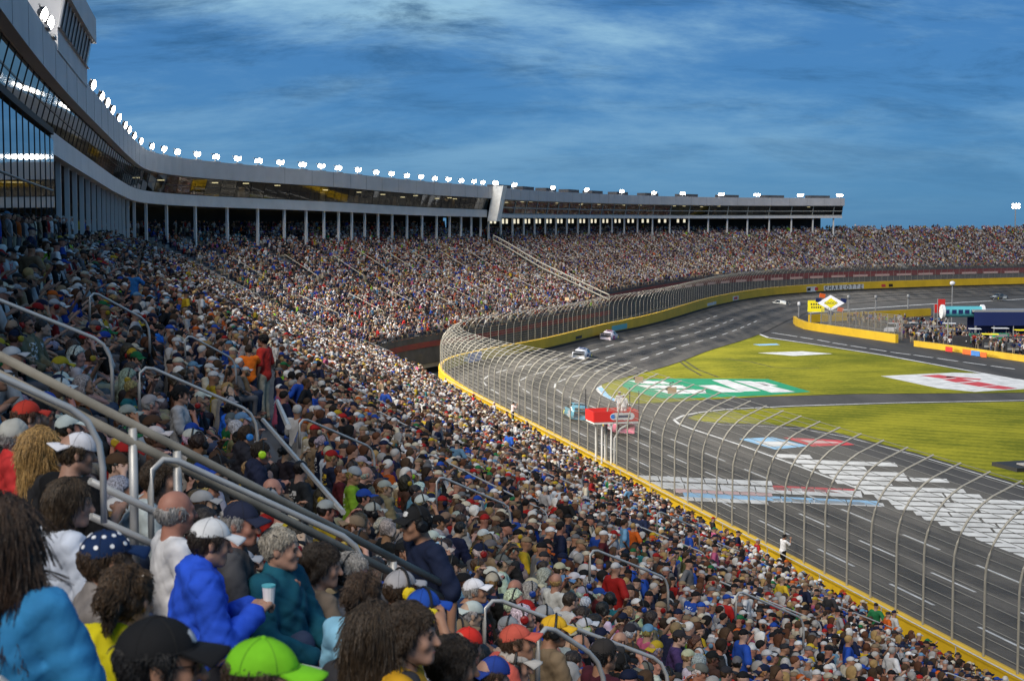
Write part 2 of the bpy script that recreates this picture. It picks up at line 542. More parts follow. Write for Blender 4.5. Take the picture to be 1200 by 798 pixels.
class MB:
    """collects boxes, tubes and quads; build() links them as one mesh object"""

    def __init__(self):
        self.v = []; self.f = []; self.mi = []; self.mats = []; self.cur = 0

    def mat(self, m):
        if m not in self.mats: self.mats.append(m)
        self.cur = self.mats.index(m)
        return self

    def add(self, vs, fs):
        o = len(self.v)
        self.v += [tuple(map(float, p)) for p in vs]
        self.f += [tuple(i + o for i in f) for f in fs]
        self.mi += [self.cur] * len(fs)
        return self

    def box(self, c, s, rz=0.0, rot=None):
        x, y, z = s[0] / 2, s[1] / 2, s[2] / 2
        vs = [Vector((a * x, b * y, d * z)) for a in (-1, 1) for b in (-1, 1) for d in (-1, 1)]
        R = rot if rot is not None else Matrix.Rotation(rz, 3, 'Z')
        vs = [R @ p + Vector(c) for p in vs]
        return self.add(vs, [(0, 1, 3, 2), (4, 6, 7, 5), (0, 4, 5, 1), (2, 3, 7, 6), (0, 2, 6, 4), (1, 5, 7, 3)])

    def tube(self, pts, r, n=8, cap=True):
        pts = [Vector(p) for p in pts]
        rs = r if isinstance(r, (list, tuple)) else [r] * len(pts)
        rings = []
        up = Vector((0, 0, 1))
        for i, p in enumerate(pts):
            a = pts[max(i - 1, 0)]; b = pts[min(i + 1, len(pts) - 1)]
            t = (b - a).normalized()
            ref = up if abs(t.z) < .95 else Vector((1, 0, 0))
            x = t.cross(ref).normalized(); y = x.cross(t)
            rings.append([p + x * (rs[i] * math.cos(2 * math.pi * k / n)) + y * (rs[i] * math.sin(2 * math.pi * k / n)) for k in range(n)])
        vs = [q for rg in rings for q in rg]
        fs = []
        for i in range(len(pts) - 1):
            for k in range(n):
                fs.append((i * n + k, i * n + (k + 1) % n, (i + 1) * n + (k + 1) % n, (i + 1) * n + k))
        if cap:
            fs.append(tuple(range(n - 1, -1, -1)))
            fs.append(tuple((len(pts) - 1) * n + k for k in range(n)))
        return self.add(vs, fs)

    def cyl(self, a, b, r, n=16, r2=None):
        return self.tube([a, b], [r, r if r2 is None else r2], n)

    def poly(self, pts):
        return self.add(pts, [tuple(range(len(pts)))])

    def build(self, name, mat=None, parent=None, smooth=False, **kw):
        me = bpy.data.meshes.new(name)
        me.from_pydata(self.v, [], self.f)
        for m in ([mat] if mat else self.mats): me.materials.append(MATS[m])
        if not mat: me.polygons.foreach_set('material_index', self.mi)
        if smooth:
            for p in me.polygons: p.use_smooth = len(p.vertices) == 4
        me.update()
        return link(name, me, parent, **kw)


def strip(name, svals, profile, mat, parent=None, closed=False, **kw):
    """sweep: profile(s) -> list of (u, z); the same number of points at every s"""
    vs = []
    for s in svals:
        for (u, z) in profile(s):
            vs.append((*wp(s, u), z))
    n = len(profile(svals[0]))
    fs = []
    for i in range(len(svals) - 1):
        for k in range(n if closed else n - 1):
            k2 = (k + 1) % n
            fs.append((i * n + k, (i + 1) * n + k, (i + 1) * n + k2, i * n + k2))
    if closed:
        fs.append(tuple(range(n))); fs.append(tuple((len(svals) - 1) * n + k for k in range(n - 1, -1, -1)))
    return link(name, to_mesh(name, vs, fs, [mat]), parent, **kw)


def thing(name, label, cat, loc=(0, 0, 0), group=None, rz=0):
    o = link(name, None, None, loc, label, cat, group)
    o.rotation_euler = (0, 0, rz)
    return o


def text(body, size, mat, parent, name='lettering', extrude=.01, align='CENTER'):
    cu = bpy.data.curves.new(name, 'FONT')
    cu.body = body; cu.size = size; cu.extrude = extrude
    cu.align_x = align; cu.align_y = 'CENTER'
    cu.resolution_u = 3
    cu.materials.append(MATS[mat])
    tmp = bpy.data.objects.new(name, cu)
    COL.objects.link(tmp)
    me = bpy.data.meshes.new_from_object(tmp.evaluated_get(bpy.context.evaluated_depsgraph_get()))
    bpy.data.objects.remove(tmp)
    me.materials.clear(); me.materials.append(MATS[mat])
    co = np.zeros(len(me.vertices) * 3, np.float32); me.vertices.foreach_get('co', co)
    co = co.reshape(-1, 3); co[:, :2] -= (co[:, :2].max(0) + co[:, :2].min(0)) / 2
    me.vertices.foreach_set('co', co.ravel())
    return link(name, me, parent)


# ------------------------------------------------------------------ the setting: ground, track, lawns, painted marks
ZI = -1.6


def tz(u):
    return -1.5 * (-u) / 17.0


link('ground', to_mesh('ground', [(-2500, -600, -1.9), (2500, -600, -1.9), (2500, 4000, -1.9), (-2500, 4000, -1.9)], [(0, 1, 2, 3)], ['ground_dirt']), kind='structure')
sv = np.arange(0, SMAX, 4.0)
strip('racetrack', sv, lambda s: [(0, 0)] + [(-x, tz(-x)) for x in (3, 6, 9, 12, 15, 17)], 'asphalt', kind='structure')
racetrack = bpy.data.objects['racetrack']
pv = [(*wp(s, -16.9), ZI + .02) for s in sv] + [(420, 300, ZI), (420, -120, ZI), (60, -120, ZI)]
link('pit_road', to_mesh('pit_road', pv, [tuple(range(len(pv)))], ['asphalt_dark']), kind='structure')
pit_road = bpy.data.objects['pit_road']


def flat(name, pix, z, mat, parent=None, **kw):
    vs = [at_z(x, y, z) for x, y in pix]
    return link(name, to_mesh(name, vs, [tuple(range(len(vs)))], [mat]), parent, **kw)


g1 = [(864, 389), (886, 391), (900, 396.5), (965, 406), (1035, 417), (1112, 431), (1200, 447), (1262, 458), (1262, 459), (1200, 460), (1000, 461.5),
      (900, 464.5), (830, 468), (772, 472), (735, 473), (716, 466), (706, 456), (704, 447), (714, 438), (745, 427), (790, 411), (830, 399)]
lawn_far = flat('lawn', g1, ZI + .05, 'lawn', kind='structure')
g2 = [(806, 489.5), (820, 484.5), (850, 481), (930, 477), (1050, 473), (1200, 470.5), (1420, 468), (1420, 640), (1330, 610), (1200, 568), (1075, 531), (990, 509), (940, 500), (890, 496.5), (847, 495.5), (818, 493.5)]
flat('lawn', g2, ZI + .05, 'lawn', kind='structure')


def ribbon(name, pix, w, z, mat, parent):
    """painted line along pixels, w metres wide on the ground"""
    p = np.array([at_z(x, y, z)[:2] for x, y in pix])
    t = np.gradient(p, axis=0); t /= np.linalg.norm(t, axis=1)[:, None]
    n = np.c_[-t[:, 1], t[:, 0]] * w / 2
    vs = [(*a, z) for a in p + n] + [(*a, z) for a in p - n]
    k = len(p)
    return link(name, to_mesh(name, vs, [(i, i + 1, k + i + 1, k + i) for i in range(k - 1)], [mat]), parent)


ribbon('edge_line', [(790, 492), (800, 487), (820, 483), (850, 479.5), (930, 475.5), (1050, 471.8), (1200, 469), (1330, 466)], .35, ZI + .04, 'worn_white', pit_road)
ribbon('edge_line', [(790, 492), (796, 497), (812, 503), (840, 512), (870, 522), (936, 546), (1000, 570), (1125, 616), (1200, 644), (1290, 680)], .28, ZI + .045, 'worn_white', pit_road)
ribbon('edge_line', [(818, 492.5), (847, 497.5), (890, 499), (940, 502.5), (990, 511.5), (1075, 533.5), (1200, 571)], .14, ZI + .04, 'worn_white', pit_road)
ribbon('edge_line', [(714, 437), (745, 426), (790, 410), (830, 398), (862, 388.2)], .45, ZI + .04, 'worn_white', pit_road)
ribbon('edge_line', [(886, 390), (900, 395.5), (965, 405), (1035, 416), (1112, 430), (1200, 446), (1290, 462)], .5, ZI + .04, 'worn_white', pit_road)
ribbon('edge_line', [(886, 371.5), (930, 368), (1000, 362.5), (1080, 357), (1200, 350.5), (1330, 346)], 1.1, ZI + .04, 'worn_white', pit_road)
# painted kerb at the corner of the far lawn
kerb = [(735, 474.5), (716, 468), (704, 457), (701.5, 447), (712, 437.5)]
ribbon('painted_kerb', kerb, 1.1, ZI + .045, 'worn_white', pit_road)
ribbon('painted_kerb', [(724, 471), (710, 463), (703, 454)], .6, ZI + .052, 'pale_blue_paint', pit_road)
flat('painted_kerb', [(838, 393), (864, 386.5), (888, 392), (880, 393.4), (864, 391), (848, 394.2)], ZI + .06, 'worn_white', pit_road)
flat('painted_kerb', [(848, 391.5), (864, 386.8), (876, 390.3), (864, 389.8)], ZI + .066, 'red_paint', pit_road)

def rubber_mat():
    m = bpy.data.materials.new('track_rubber'); m.use_nodes = True
    nt = m.node_tree; nt.nodes.clear()
    out = nt.nodes.new('ShaderNodeOutputMaterial'); tr = nt.nodes.new('ShaderNodeBsdfTransparent')
    df = nt.nodes.new('ShaderNodeBsdfPrincipled'); df.inputs['Base Color'].default_value = (.018, .017, .016, 1); df.inputs['Roughness'].default_value = .55
    nz = nt.nodes.new('ShaderNodeTexNoise'); nz.inputs['Scale'].default_value = .25; nz.inputs['Detail'].default_value = 8
    tc = nt.nodes.new('ShaderNodeTexCoord'); nt.links.new(tc.outputs['Object'], nz.inputs['Vector'])
    mr = nt.nodes.new('ShaderNodeMapRange'); mr.inputs['From Min'].default_value = .3; mr.inputs['From Max'].default_value = .7; mr.inputs['To Max'].default_value = .42
    mx = nt.nodes.new('ShaderNodeMixShader')
    nt.links.new(nz.outputs['Fac'], mr.inputs['Value']); nt.links.new(mr.outputs[0], mx.inputs[0])
    nt.links.new(tr.outputs[0], mx.inputs[1]); nt.links.new(df.outputs[0], mx.inputs[2]); nt.links.new(mx.outputs[0], out.inputs[0])
    MATS['track_rubber'] = m


rubber_mat()
for k, (ua, ub) in enumerate(((-2.6, -4.2), (-5.6, -8.0), (-6.0, -7.5), (-9.4, -12.0), (-9.9, -11.3), (-13.4, -15.2), (-.6, -1.4))):
    strip('rubber_groove', sv, lambda s, a=ua, b=ub, k=k: [(a, tz(a) + .003 + .0012 * k), (b, tz(b) + .003 + .0012 * k)], 'track_rubber', racetrack)
# lane dashes: on the banked track
dash = to_mesh('lane_dash', [(-.09, -2.15, 0), (.09, -2.15, 0), (.09, 2.15, 0), (-.09, 2.15, 0)], [(0, 1, 2, 3)], ['worn_white'])
for u, ph in ((-4.6, 0), (-8.5, 3.1), (-12.5, 5.6)):
    for s in np.arange(46 + ph, 318, 8.2):
        o = link('lane_dash', dash, racetrack)
        t = wt(s)
        rot = Matrix((( t[1], t[0], 0), (-t[0], t[1], 0), (0, 0, 1)))
        nrm = Matrix.Rotation(-math.atan(1.5 / 17), 3, 'Y')
        o.matrix_world = Matrix.Translation((*wp(s, u), tz(u) + .016)) @ (rot @ nrm.inverted()).to_4x4()
pd = [(912, 391), (927, 393.3), (945, 396.2), (965, 399.5), (984, 403), (1006, 406.5), (1029, 410), (1055, 414), (1082, 417.5), (1110, 421.5), (1142, 426), (1175, 430.5)]
for i, (x, y) in enumerate(pd):
    a = at_z(x, y, ZI + .04)
    b = at_z(*pd[min(i + 1, 11)], ZI + .04) if i < 11 else a + (a - at_z(*pd[10], ZI + .04))
    rz = math.atan2(-(b - a)[0], (b - a)[1])
    o = link('lane_dash', dash, pit_road, tuple(a)); o.rotation_euler = (0, 0, rz); o.scale = (2.2, 1.1, 1)

# painted emblems
em1 = [(735, 445), (790, 443.5), (900, 444), (950, 459), (900, 463), (830, 466), (775, 466.5), (738, 458), (728, 451)]


def at_track(x, y, up):
    z = -.6
    for _ in range(25):
        p = at_z(x, y, z)
        z = tz(min(0, max(-17, su_of(p)[1]))) + up
    return (p[0], p[1], z)


def on_track(name, pix, up, mat):
    # cut in narrow strips so that the paint follows the bank
    vs = [at_track(x, y, up) for x, y in pix]
    return link(name, to_mesh(name, vs, [tuple(range(len(vs)))], [mat]), racetrack)


emblem = flat('painted_emblem', em1, ZI + .062, 'green_paint', lawn_far)
for q in ([(736, 446), (776, 446.5), (788, 450), (752, 449.5)], [(746, 451), (800, 451.5), (806, 455), (760, 455)], [(766, 456.5), (826, 456.5), (828, 461), (784, 461.5)],
          [(818, 451.5), (838, 451), (872, 459.5), (846, 459.5)], [(834, 445.2), (852, 445), (892, 458), (868, 458.5)], [(860, 446), (880, 446.5), (932, 459), (904, 460)],
          [(884, 447.2), (896, 447.5), (912, 452), (898, 452)]):
    flat('letter', q, ZI + .068, 'worn_white', emblem)
em2 = flat('painted_emblem', [(1032, 440.5), (1118, 436.5), (1150, 437.5), (1212, 447), (1212, 455), (1142, 459), (1100, 455)], ZI + .062, 'worn_white', lawn_far)
for q in ([(1078, 440), (1100, 439), (1122, 442.5), (1104, 443.5)], [(1104, 444.5), (1124, 443), (1142, 446.5), (1120, 448)], [(1124, 449), (1146, 447.2), (1168, 451), (1148, 453)],
          [(1150, 453.5), (1170, 451.5), (1192, 455), (1176, 456.2)], [(1110, 440.5), (1150, 444), (1148, 445.2), (1108, 442)]):
    flat('letter', q, ZI + .068, 'red_paint', em2)
for tp in ([(772, 402), (782, 410), (792, 420), (806, 431), (822, 440)], [(776, 402), (790, 412), (800, 421), (818, 433), (842, 442)], [(905, 430), (930, 432), (960, 431)], [(850, 420), (880, 424), (905, 430)]):
    ribbon('tyre_mark', tp, .35, ZI + .056, 'tyre_rubber', lawn_far)
flat('worn_patch', [(888, 413.5), (940, 411.5), (976, 414.5), (930, 417)], ZI + .058, 'worn_white', lawn_far)
flat('worn_patch', [(882, 403.5), (910, 402.5), (914, 404.2), (890, 405)], ZI + .058, 'pale_blue_paint', lawn_far)
# start-finish paint: flag-coloured bars and the big white letters on the pit lane apron
flat('painted_bar', [(866, 514), (905, 512), (948, 522.5), (908, 526.5)], ZI + .04, 'pale_blue_paint', pit_road)
flat('painted_bar', [(884, 517), (922, 517), (936, 521), (902, 523.5)], ZI + .046, 'worn_white', pit_road)
flat('painted_bar', [(918, 512.5), (985, 515.5), (1003, 521), (952, 523)], ZI + .04, 'red_paint', pit_road)
flat('painted_bar', [(936, 515), (980, 517.5), (986, 519), (950, 519.3)], ZI + .046, 'pale_pink', pit_road)
for k, (xa, xb, y0, y1, mm) in enumerate(((745, 905, 556.5, 562, 'worn_white'), (760, 1010, 564, 571.5, 'worn_white'), (905, 1004, 568.5, 574, 'red_paint'), (790, 905, 572, 577, 'pale_pink'), (800, 1030, 576.5, 582, 'pale_blue_paint'), (770, 900, 580.5, 585, 'worn_white'), (905, 1036, 583.5, 588, 'worn_white'))):
    n_ = 6
    for i in range(n_):
        x0, x1 = xa + (xb - xa) * i / n_, xa + (xb - xa) * (i + 1) / n_ - 1.2
        sl = lambda x: (x - xa) * .045
        on_track('painted_bar', [(x0, y0 + sl(x0)), (x1, y0 + sl(x1)), (x1 + 2, y1 + sl(x1)), (x0 + 2, y1 + sl(x0))], .03, mm)
lrng = random.Random(3)
for y0 in np.arange(520, 668, 5.6):
    # long white strokes of huge letters, cut by narrow gaps
    x = max(900, 902 + (y0 - 528) * 2.55) + lrng.uniform(-6, 6)
    while x < 1330:
        w = lrng.uniform(38, 130)
        ya, yb = y0 + (x - 900) * .035, y0 + (x + w - 900) * .035
        top = 510 + max(0, x - 905) * .235
        if ya > top and yb - 4 > 510 + max(0, x + w - 905) * .235 - 6:
            flat('letter_stroke', [(x, ya), (x + w, yb), (x + w + 4, yb + 4.6), (x + 4, ya + 4.7)], ZI + .05, 'worn_white', pit_road)
        x += w + lrng.uniform(2, 6)

# ------------------------------------------------------------------ outer wall with its lettering
S_BEND = 187.0
S_DIV = s_for_x(573, 30, 18.2, 200, 320)


def wall_h(s):
    return np.interp(s, [0, 165, 195, 330], [1.0, 1.0, 1.5, 2.1])


ow = thing('track_wall', 'yellow concrete wall round the outside of the race track', 'wall')
sv2 = np.arange(0, SMAX - 1, 3.0)
strip('wall_body', sv2, lambda s: [(0, -.1), (0, wall_h(s)), (.42, wall_h(s)), (.42, -.1)], 'yellow_wall', ow, closed=True)
strip('kick_strip', np.arange(185, SMAX - 1, 3.0), lambda s: [(-.06, -.1), (-.06, .34), (.0, .34)], 'black_rubber', ow)


def on_wall(s, z, off=.03):
    t = wt(s)
    R = Matrix(((t[0], 0, t[1]), (t[1], 0, -t[0]), (0, 1, 0)))
    return Matrix.Translation((*wp(s, -off), z)) @ R.to_4x4()


def wall_decal(px, w, h, zc, mat, name='wall_decal'):
    s = s_for_x(px, 0, 1, 182, 470)
    m = MB().box((0, 0, 0), (w, h, .03))
    o = m.build(name, mat, ow)
    o.matrix_world = on_wall(s, zc)
    return o


s0 = s_for_x(968, 0, 1, 300, 460)
for i, ch in enumerate('CHARLOTTE'):
    q_ = MB().box((0, 0, 0), (1.93, 1.15, .02)).build('letter_plate', 'worn_white', ow)
    q_.matrix_world = on_wall(s0 + i * 1.95, 1.02, .02)
    o = text(ch, 1.5, 'eye_dark', ow, 'letter', .02)
    o.matrix_world = on_wall(s0 + i * 1.95, 1.02, .06) @ Matrix.Scale(1.25, 4, (1, 0, 0))
for px, mat_ in ((948, 'eye_dark'), (957, 'red_paint'), (1035, 'red_paint'), (1044, 'eye_dark')):
    wall_decal(px, 1.6, .7, 1.0, mat_)
wall_decal(950, 6.5, 1.25, .98, 'worn_white').matrix_world @= Matrix.Translation((0, 0, -.025))
for px, w, h, zc, mm in ((678, 3.2, .4, .7, 'pit_dark'), (726, 7.5, .8, .85, 'teal_paint'), (834, 9, .6, .8, 'worn_white'), (862, 5, .9, .9, 'worn_white'), (862, 3, .5, .9, 'red_paint'), (555, 9, 1.2, .85, 'blue_paint'), (546, 1.5, .6, .9, 'worn_white'), (556, 1.5, .6, .9, 'worn_white')):
    o = wall_decal(px, w, h, zc, mm)
    if mm in ('red_paint',): o.matrix_world = o.matrix_world @ Matrix.Translation((0, 0, .03))

# ------------------------------------------------------------------ catch fence
cf = thing('catch_fence', 'tall curved steel catch fence standing on the track wall', 'fence')


def fence_profile():
    pts = [(0, 0), (0, 1.6), (0, 2.9)]
    for k in range(1, 8):
        a = k / 7 * math.radians(62)
        pts.append((-(3.0 * (1 - math.cos(a))), 2.9 + 3.0 * math.sin(a)))
    e = pts[-1]
    pts.append((e[0] - 1.25, e[1] + .55))
    return pts                       # (u, z above wall top)


FP = fence_profile()
pm = MB().tube([(-u, 0, z) for u, z in FP], .046, 6)
post_me = bpy.data.meshes.new('post'); post_me.from_pydata(pm.v, [], pm.f); post_me.materials.append(MATS['fence_steel'])
POSTS = np.arange(31, 560, 2.3)


def f_scale(s):
    return np.interp(s, [0, 125, 178, 600], [1, 1, .74, .74])


for s in POSTS:
    t = wt(s)
    o = link('post', post_me, cf)
    R = Matrix(((t[1], t[0], 0), (-t[0], t[1], 0), (0, 0, 1)))
    o.matrix_world = Matrix.Translation((*wp(s, .2), wall_h(s) - .02)) @ R.to_4x4() @ Matrix.Diagonal((f_scale(s), 1, f_scale(s), 1))
fl = np.r_[0, np.cumsum(np.linalg.norm(np.diff(np.array(FP), axis=0), axis=1))]
for q in np.linspace(.3, fl[-1] - .1, 18):
    cu_, cz_ = np.interp(q, fl, [p[0] for p in FP]), np.interp(q, fl, [p[1] for p in FP])
    m = MB().tube([(*wp(s, .2 + (cu_ - .06) * f_scale(s)), wall_h(s) + cz_ * f_scale(s)) for s in np.arange(31, 561, 3.0)], .014, 4)
    m.build('cable', 'cable_steel', cf)
strip('mesh_panel', np.arange(31, 561, 3.0), lambda s: [(.2 + (u - .09) * f_scale(s), wall_h(s) + z * f_scale(s)) for u, z in FP[:-1]], 'wire_mesh', cf)
# front handrail between the first row and the wall
hr = thing('front_handrail', 'thin pale handrail running along the foot of the near stand', 'handrail')
MB().tube([(*wp(s, 1.0), 1.32) for s in np.arange(30, 176, 3.0)], .03, 6).build('rail', 'rail_steel', hr)
for s in np.arange(31, 175, 6.0):
    MB().tube([(*wp(s, 1.0), .3), (*wp(s, 1.0), 1.31)], .025, 6).build('post', 'rail_steel', hr)

# horn loudspeakers on the fence arms
spk = [((667, 432), 'first'), ((745, 441), ''), ((783, 465), ''), ((840, 486), ''), ((906, 500), ''), ((990, 527), ''), ((1105, 561), '')]
snames = ['beyond the dark car on track', 'over the green painted emblem', 'over the near edge of the green emblem', 'in front of the white curved line', 'beside the blue painted bar',
          'over the upper white strokes', 'over the white strokes nearest the lawn']
for ((px, py), _), nm in zip(spk, snames):
    s = min(POSTS, key=lambda q: abs(proj((*wp(q, -2.6), 6.3))[0] - px))
    t = wt(s)
    base = np.array([*wp(s, -2.7), wall_h(s) + 5.25])
    rz = math.atan2(-t[0], t[1])
    o = thing('horn_speaker', 'tan horn loudspeaker hanging on the fence ' + nm, 'loudspeaker', tuple(base), 'loudspeakers on the catch fence', rz)
    MB().add([(-.30, -.34, -.22), (.30, -.34, -.22), (.30, -.34, .22), (-.30, -.34, .22), (-.13, .18, -.1), (.13, .18, -.1), (.13, .18, .1), (-.13, .18, .1)],
             [(0, 1, 2, 3), (4, 7, 6, 5), (0, 4, 5, 1), (1, 5, 6, 2), (2, 6, 7, 3), (3, 7, 4, 0)]).build('horn', 'tan_horn', o)
    MB().cyl((0, .18, 0), (0, .48, 0), .13, 12).build('driver', 'dark_plastic', o)
    MB().tube([(0, .1, 0), (0, .1, .4), (.25, .1, .5)], .03, 6).build('bracket', 'dark_plastic', o)

# ------------------------------------------------------------------ grandstands
RP = .75


def u_top(s):
    return np.interp(s, [0, 600], [33.9, 33.9])


S_END = s_for_x(987, 30, 20, S_DIV + 20, 470)
stands = []


def build_stand(label, s0, s1, u0, utop, mat, prof=prof):
    g = thing('grandstand', label, 'grandstand', group='grandstand sections')
    ss = np.linspace(s0, s1, int((s1 - s0) / 4) + 2)
    k = 0
    rows = []
    u = u0
    while u < utop - .3:
        z = float(prof(u + RP / 2)); zp = float(prof(u - RP / 2)) if k else -1.0
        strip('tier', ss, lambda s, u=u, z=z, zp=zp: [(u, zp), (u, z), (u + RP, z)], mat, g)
        rows.append((u, z))
        u += RP; k += 1
    zt = rows[-1][1] + .12
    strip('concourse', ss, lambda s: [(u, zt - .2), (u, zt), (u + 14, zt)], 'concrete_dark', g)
    # end walls
    for se in (s0, s1):
        vs = [(*wp(se, u0), -1.7)] + [(*wp(se, a), b) for a, b in rows] + [(*wp(se, u), zt), (*wp(se, u + 10), zt), (*wp(se, u + 10), -1.7)]
        link('end_wall', to_mesh('end_wall', vs, [tuple(range(len(vs)))], ['concrete']), g)
    stands.append((s0, s1, rows))
    return g


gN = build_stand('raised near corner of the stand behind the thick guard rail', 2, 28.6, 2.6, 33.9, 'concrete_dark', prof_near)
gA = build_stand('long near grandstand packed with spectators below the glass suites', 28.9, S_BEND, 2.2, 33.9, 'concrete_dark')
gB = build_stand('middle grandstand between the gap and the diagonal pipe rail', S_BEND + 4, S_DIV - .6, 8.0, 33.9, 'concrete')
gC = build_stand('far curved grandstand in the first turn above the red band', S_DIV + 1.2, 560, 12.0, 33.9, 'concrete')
ss = np.linspace(S_BEND + 4, S_DIV - .6, 24)
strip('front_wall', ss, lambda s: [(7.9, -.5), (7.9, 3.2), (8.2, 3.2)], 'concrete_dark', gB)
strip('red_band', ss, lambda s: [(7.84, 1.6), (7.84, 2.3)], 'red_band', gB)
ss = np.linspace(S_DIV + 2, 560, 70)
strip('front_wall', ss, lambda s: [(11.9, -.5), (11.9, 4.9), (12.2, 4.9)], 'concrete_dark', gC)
rb = strip('red_band', ss, lambda s: [(11.84, 2.9), (11.84, 4.3)], 'red_band', gC)
for s in np.arange(S_DIV + 40, 556, 8.2):
    o = MB().box((0, 0, 0), (5.6, .55, .03)).build('band_panel', 'pale_pink', gC)
    o.matrix_world = on_wall(s, 3.6) @ Matrix.Translation((0, 0, -11.87))
    t = wt(s); o.matrix_world = Matrix.Translation((*wp(s, 11.8), 3.15)) @ Matrix(((t[0], 0, t[1]), (t[1], 0, -t[0]), (0, 1, 0))).to_4x4()

# diagonal rail that divides the middle stand from the far one
dv = thing('divider_rail', 'pale pipe rail running down between the two far stands', 'handrail')
us = np.arange(8.2, 30, 1.5)
for dz in (1.9, 1.1):
    MB().tube([(*wp(S_DIV, u), prof(u) + dz) for u in us], .13, 6).build('rail', 'fence_steel', dv)
for u in us:
    MB().tube([(*wp(S_DIV, u), prof(u) - .3), (*wp(S_DIV, u), prof(u) + 1.9)], .07, 6).build('post', 'fence_steel', dv)

# ------------------------------------------------------------------ suites (press boxes) along the top of the stands


_bs = np.arange(-60, 700, 1.0)
_bk = np.exp(-.5 * (np.arange(-45, 46) / 15.0) ** 2); _bk /= _bk.sum()
_bu = np.convolve(np.interp(np.arange(-105, 745), [0, 85, 105, 150, 200, 260, 600], [36.2, 35.7, 35, 33, 30.8, 30.3, 30.3]), _bk, 'valid')


def u_box(s):
    return np.interp(s, _bs, _bu)


def z_sof(s):
    return np.interp(s, [60, 100, 150, 205, 260, 300, 420, 480], [21.3, 20.6, 19.6, 18.9, 18.2, 18.0, 18.3, 18.6])


def z_roof(s):
    return z_sof(s) + np.interp(s, [60, 100, 150, 200, 300, 420, 480], [4.45, 4.65, 5.1, 5.4, 5.2, 5.4, 5.6])


S_CURT = s_for_x(60, 34.8, 20.5, 75, 140)


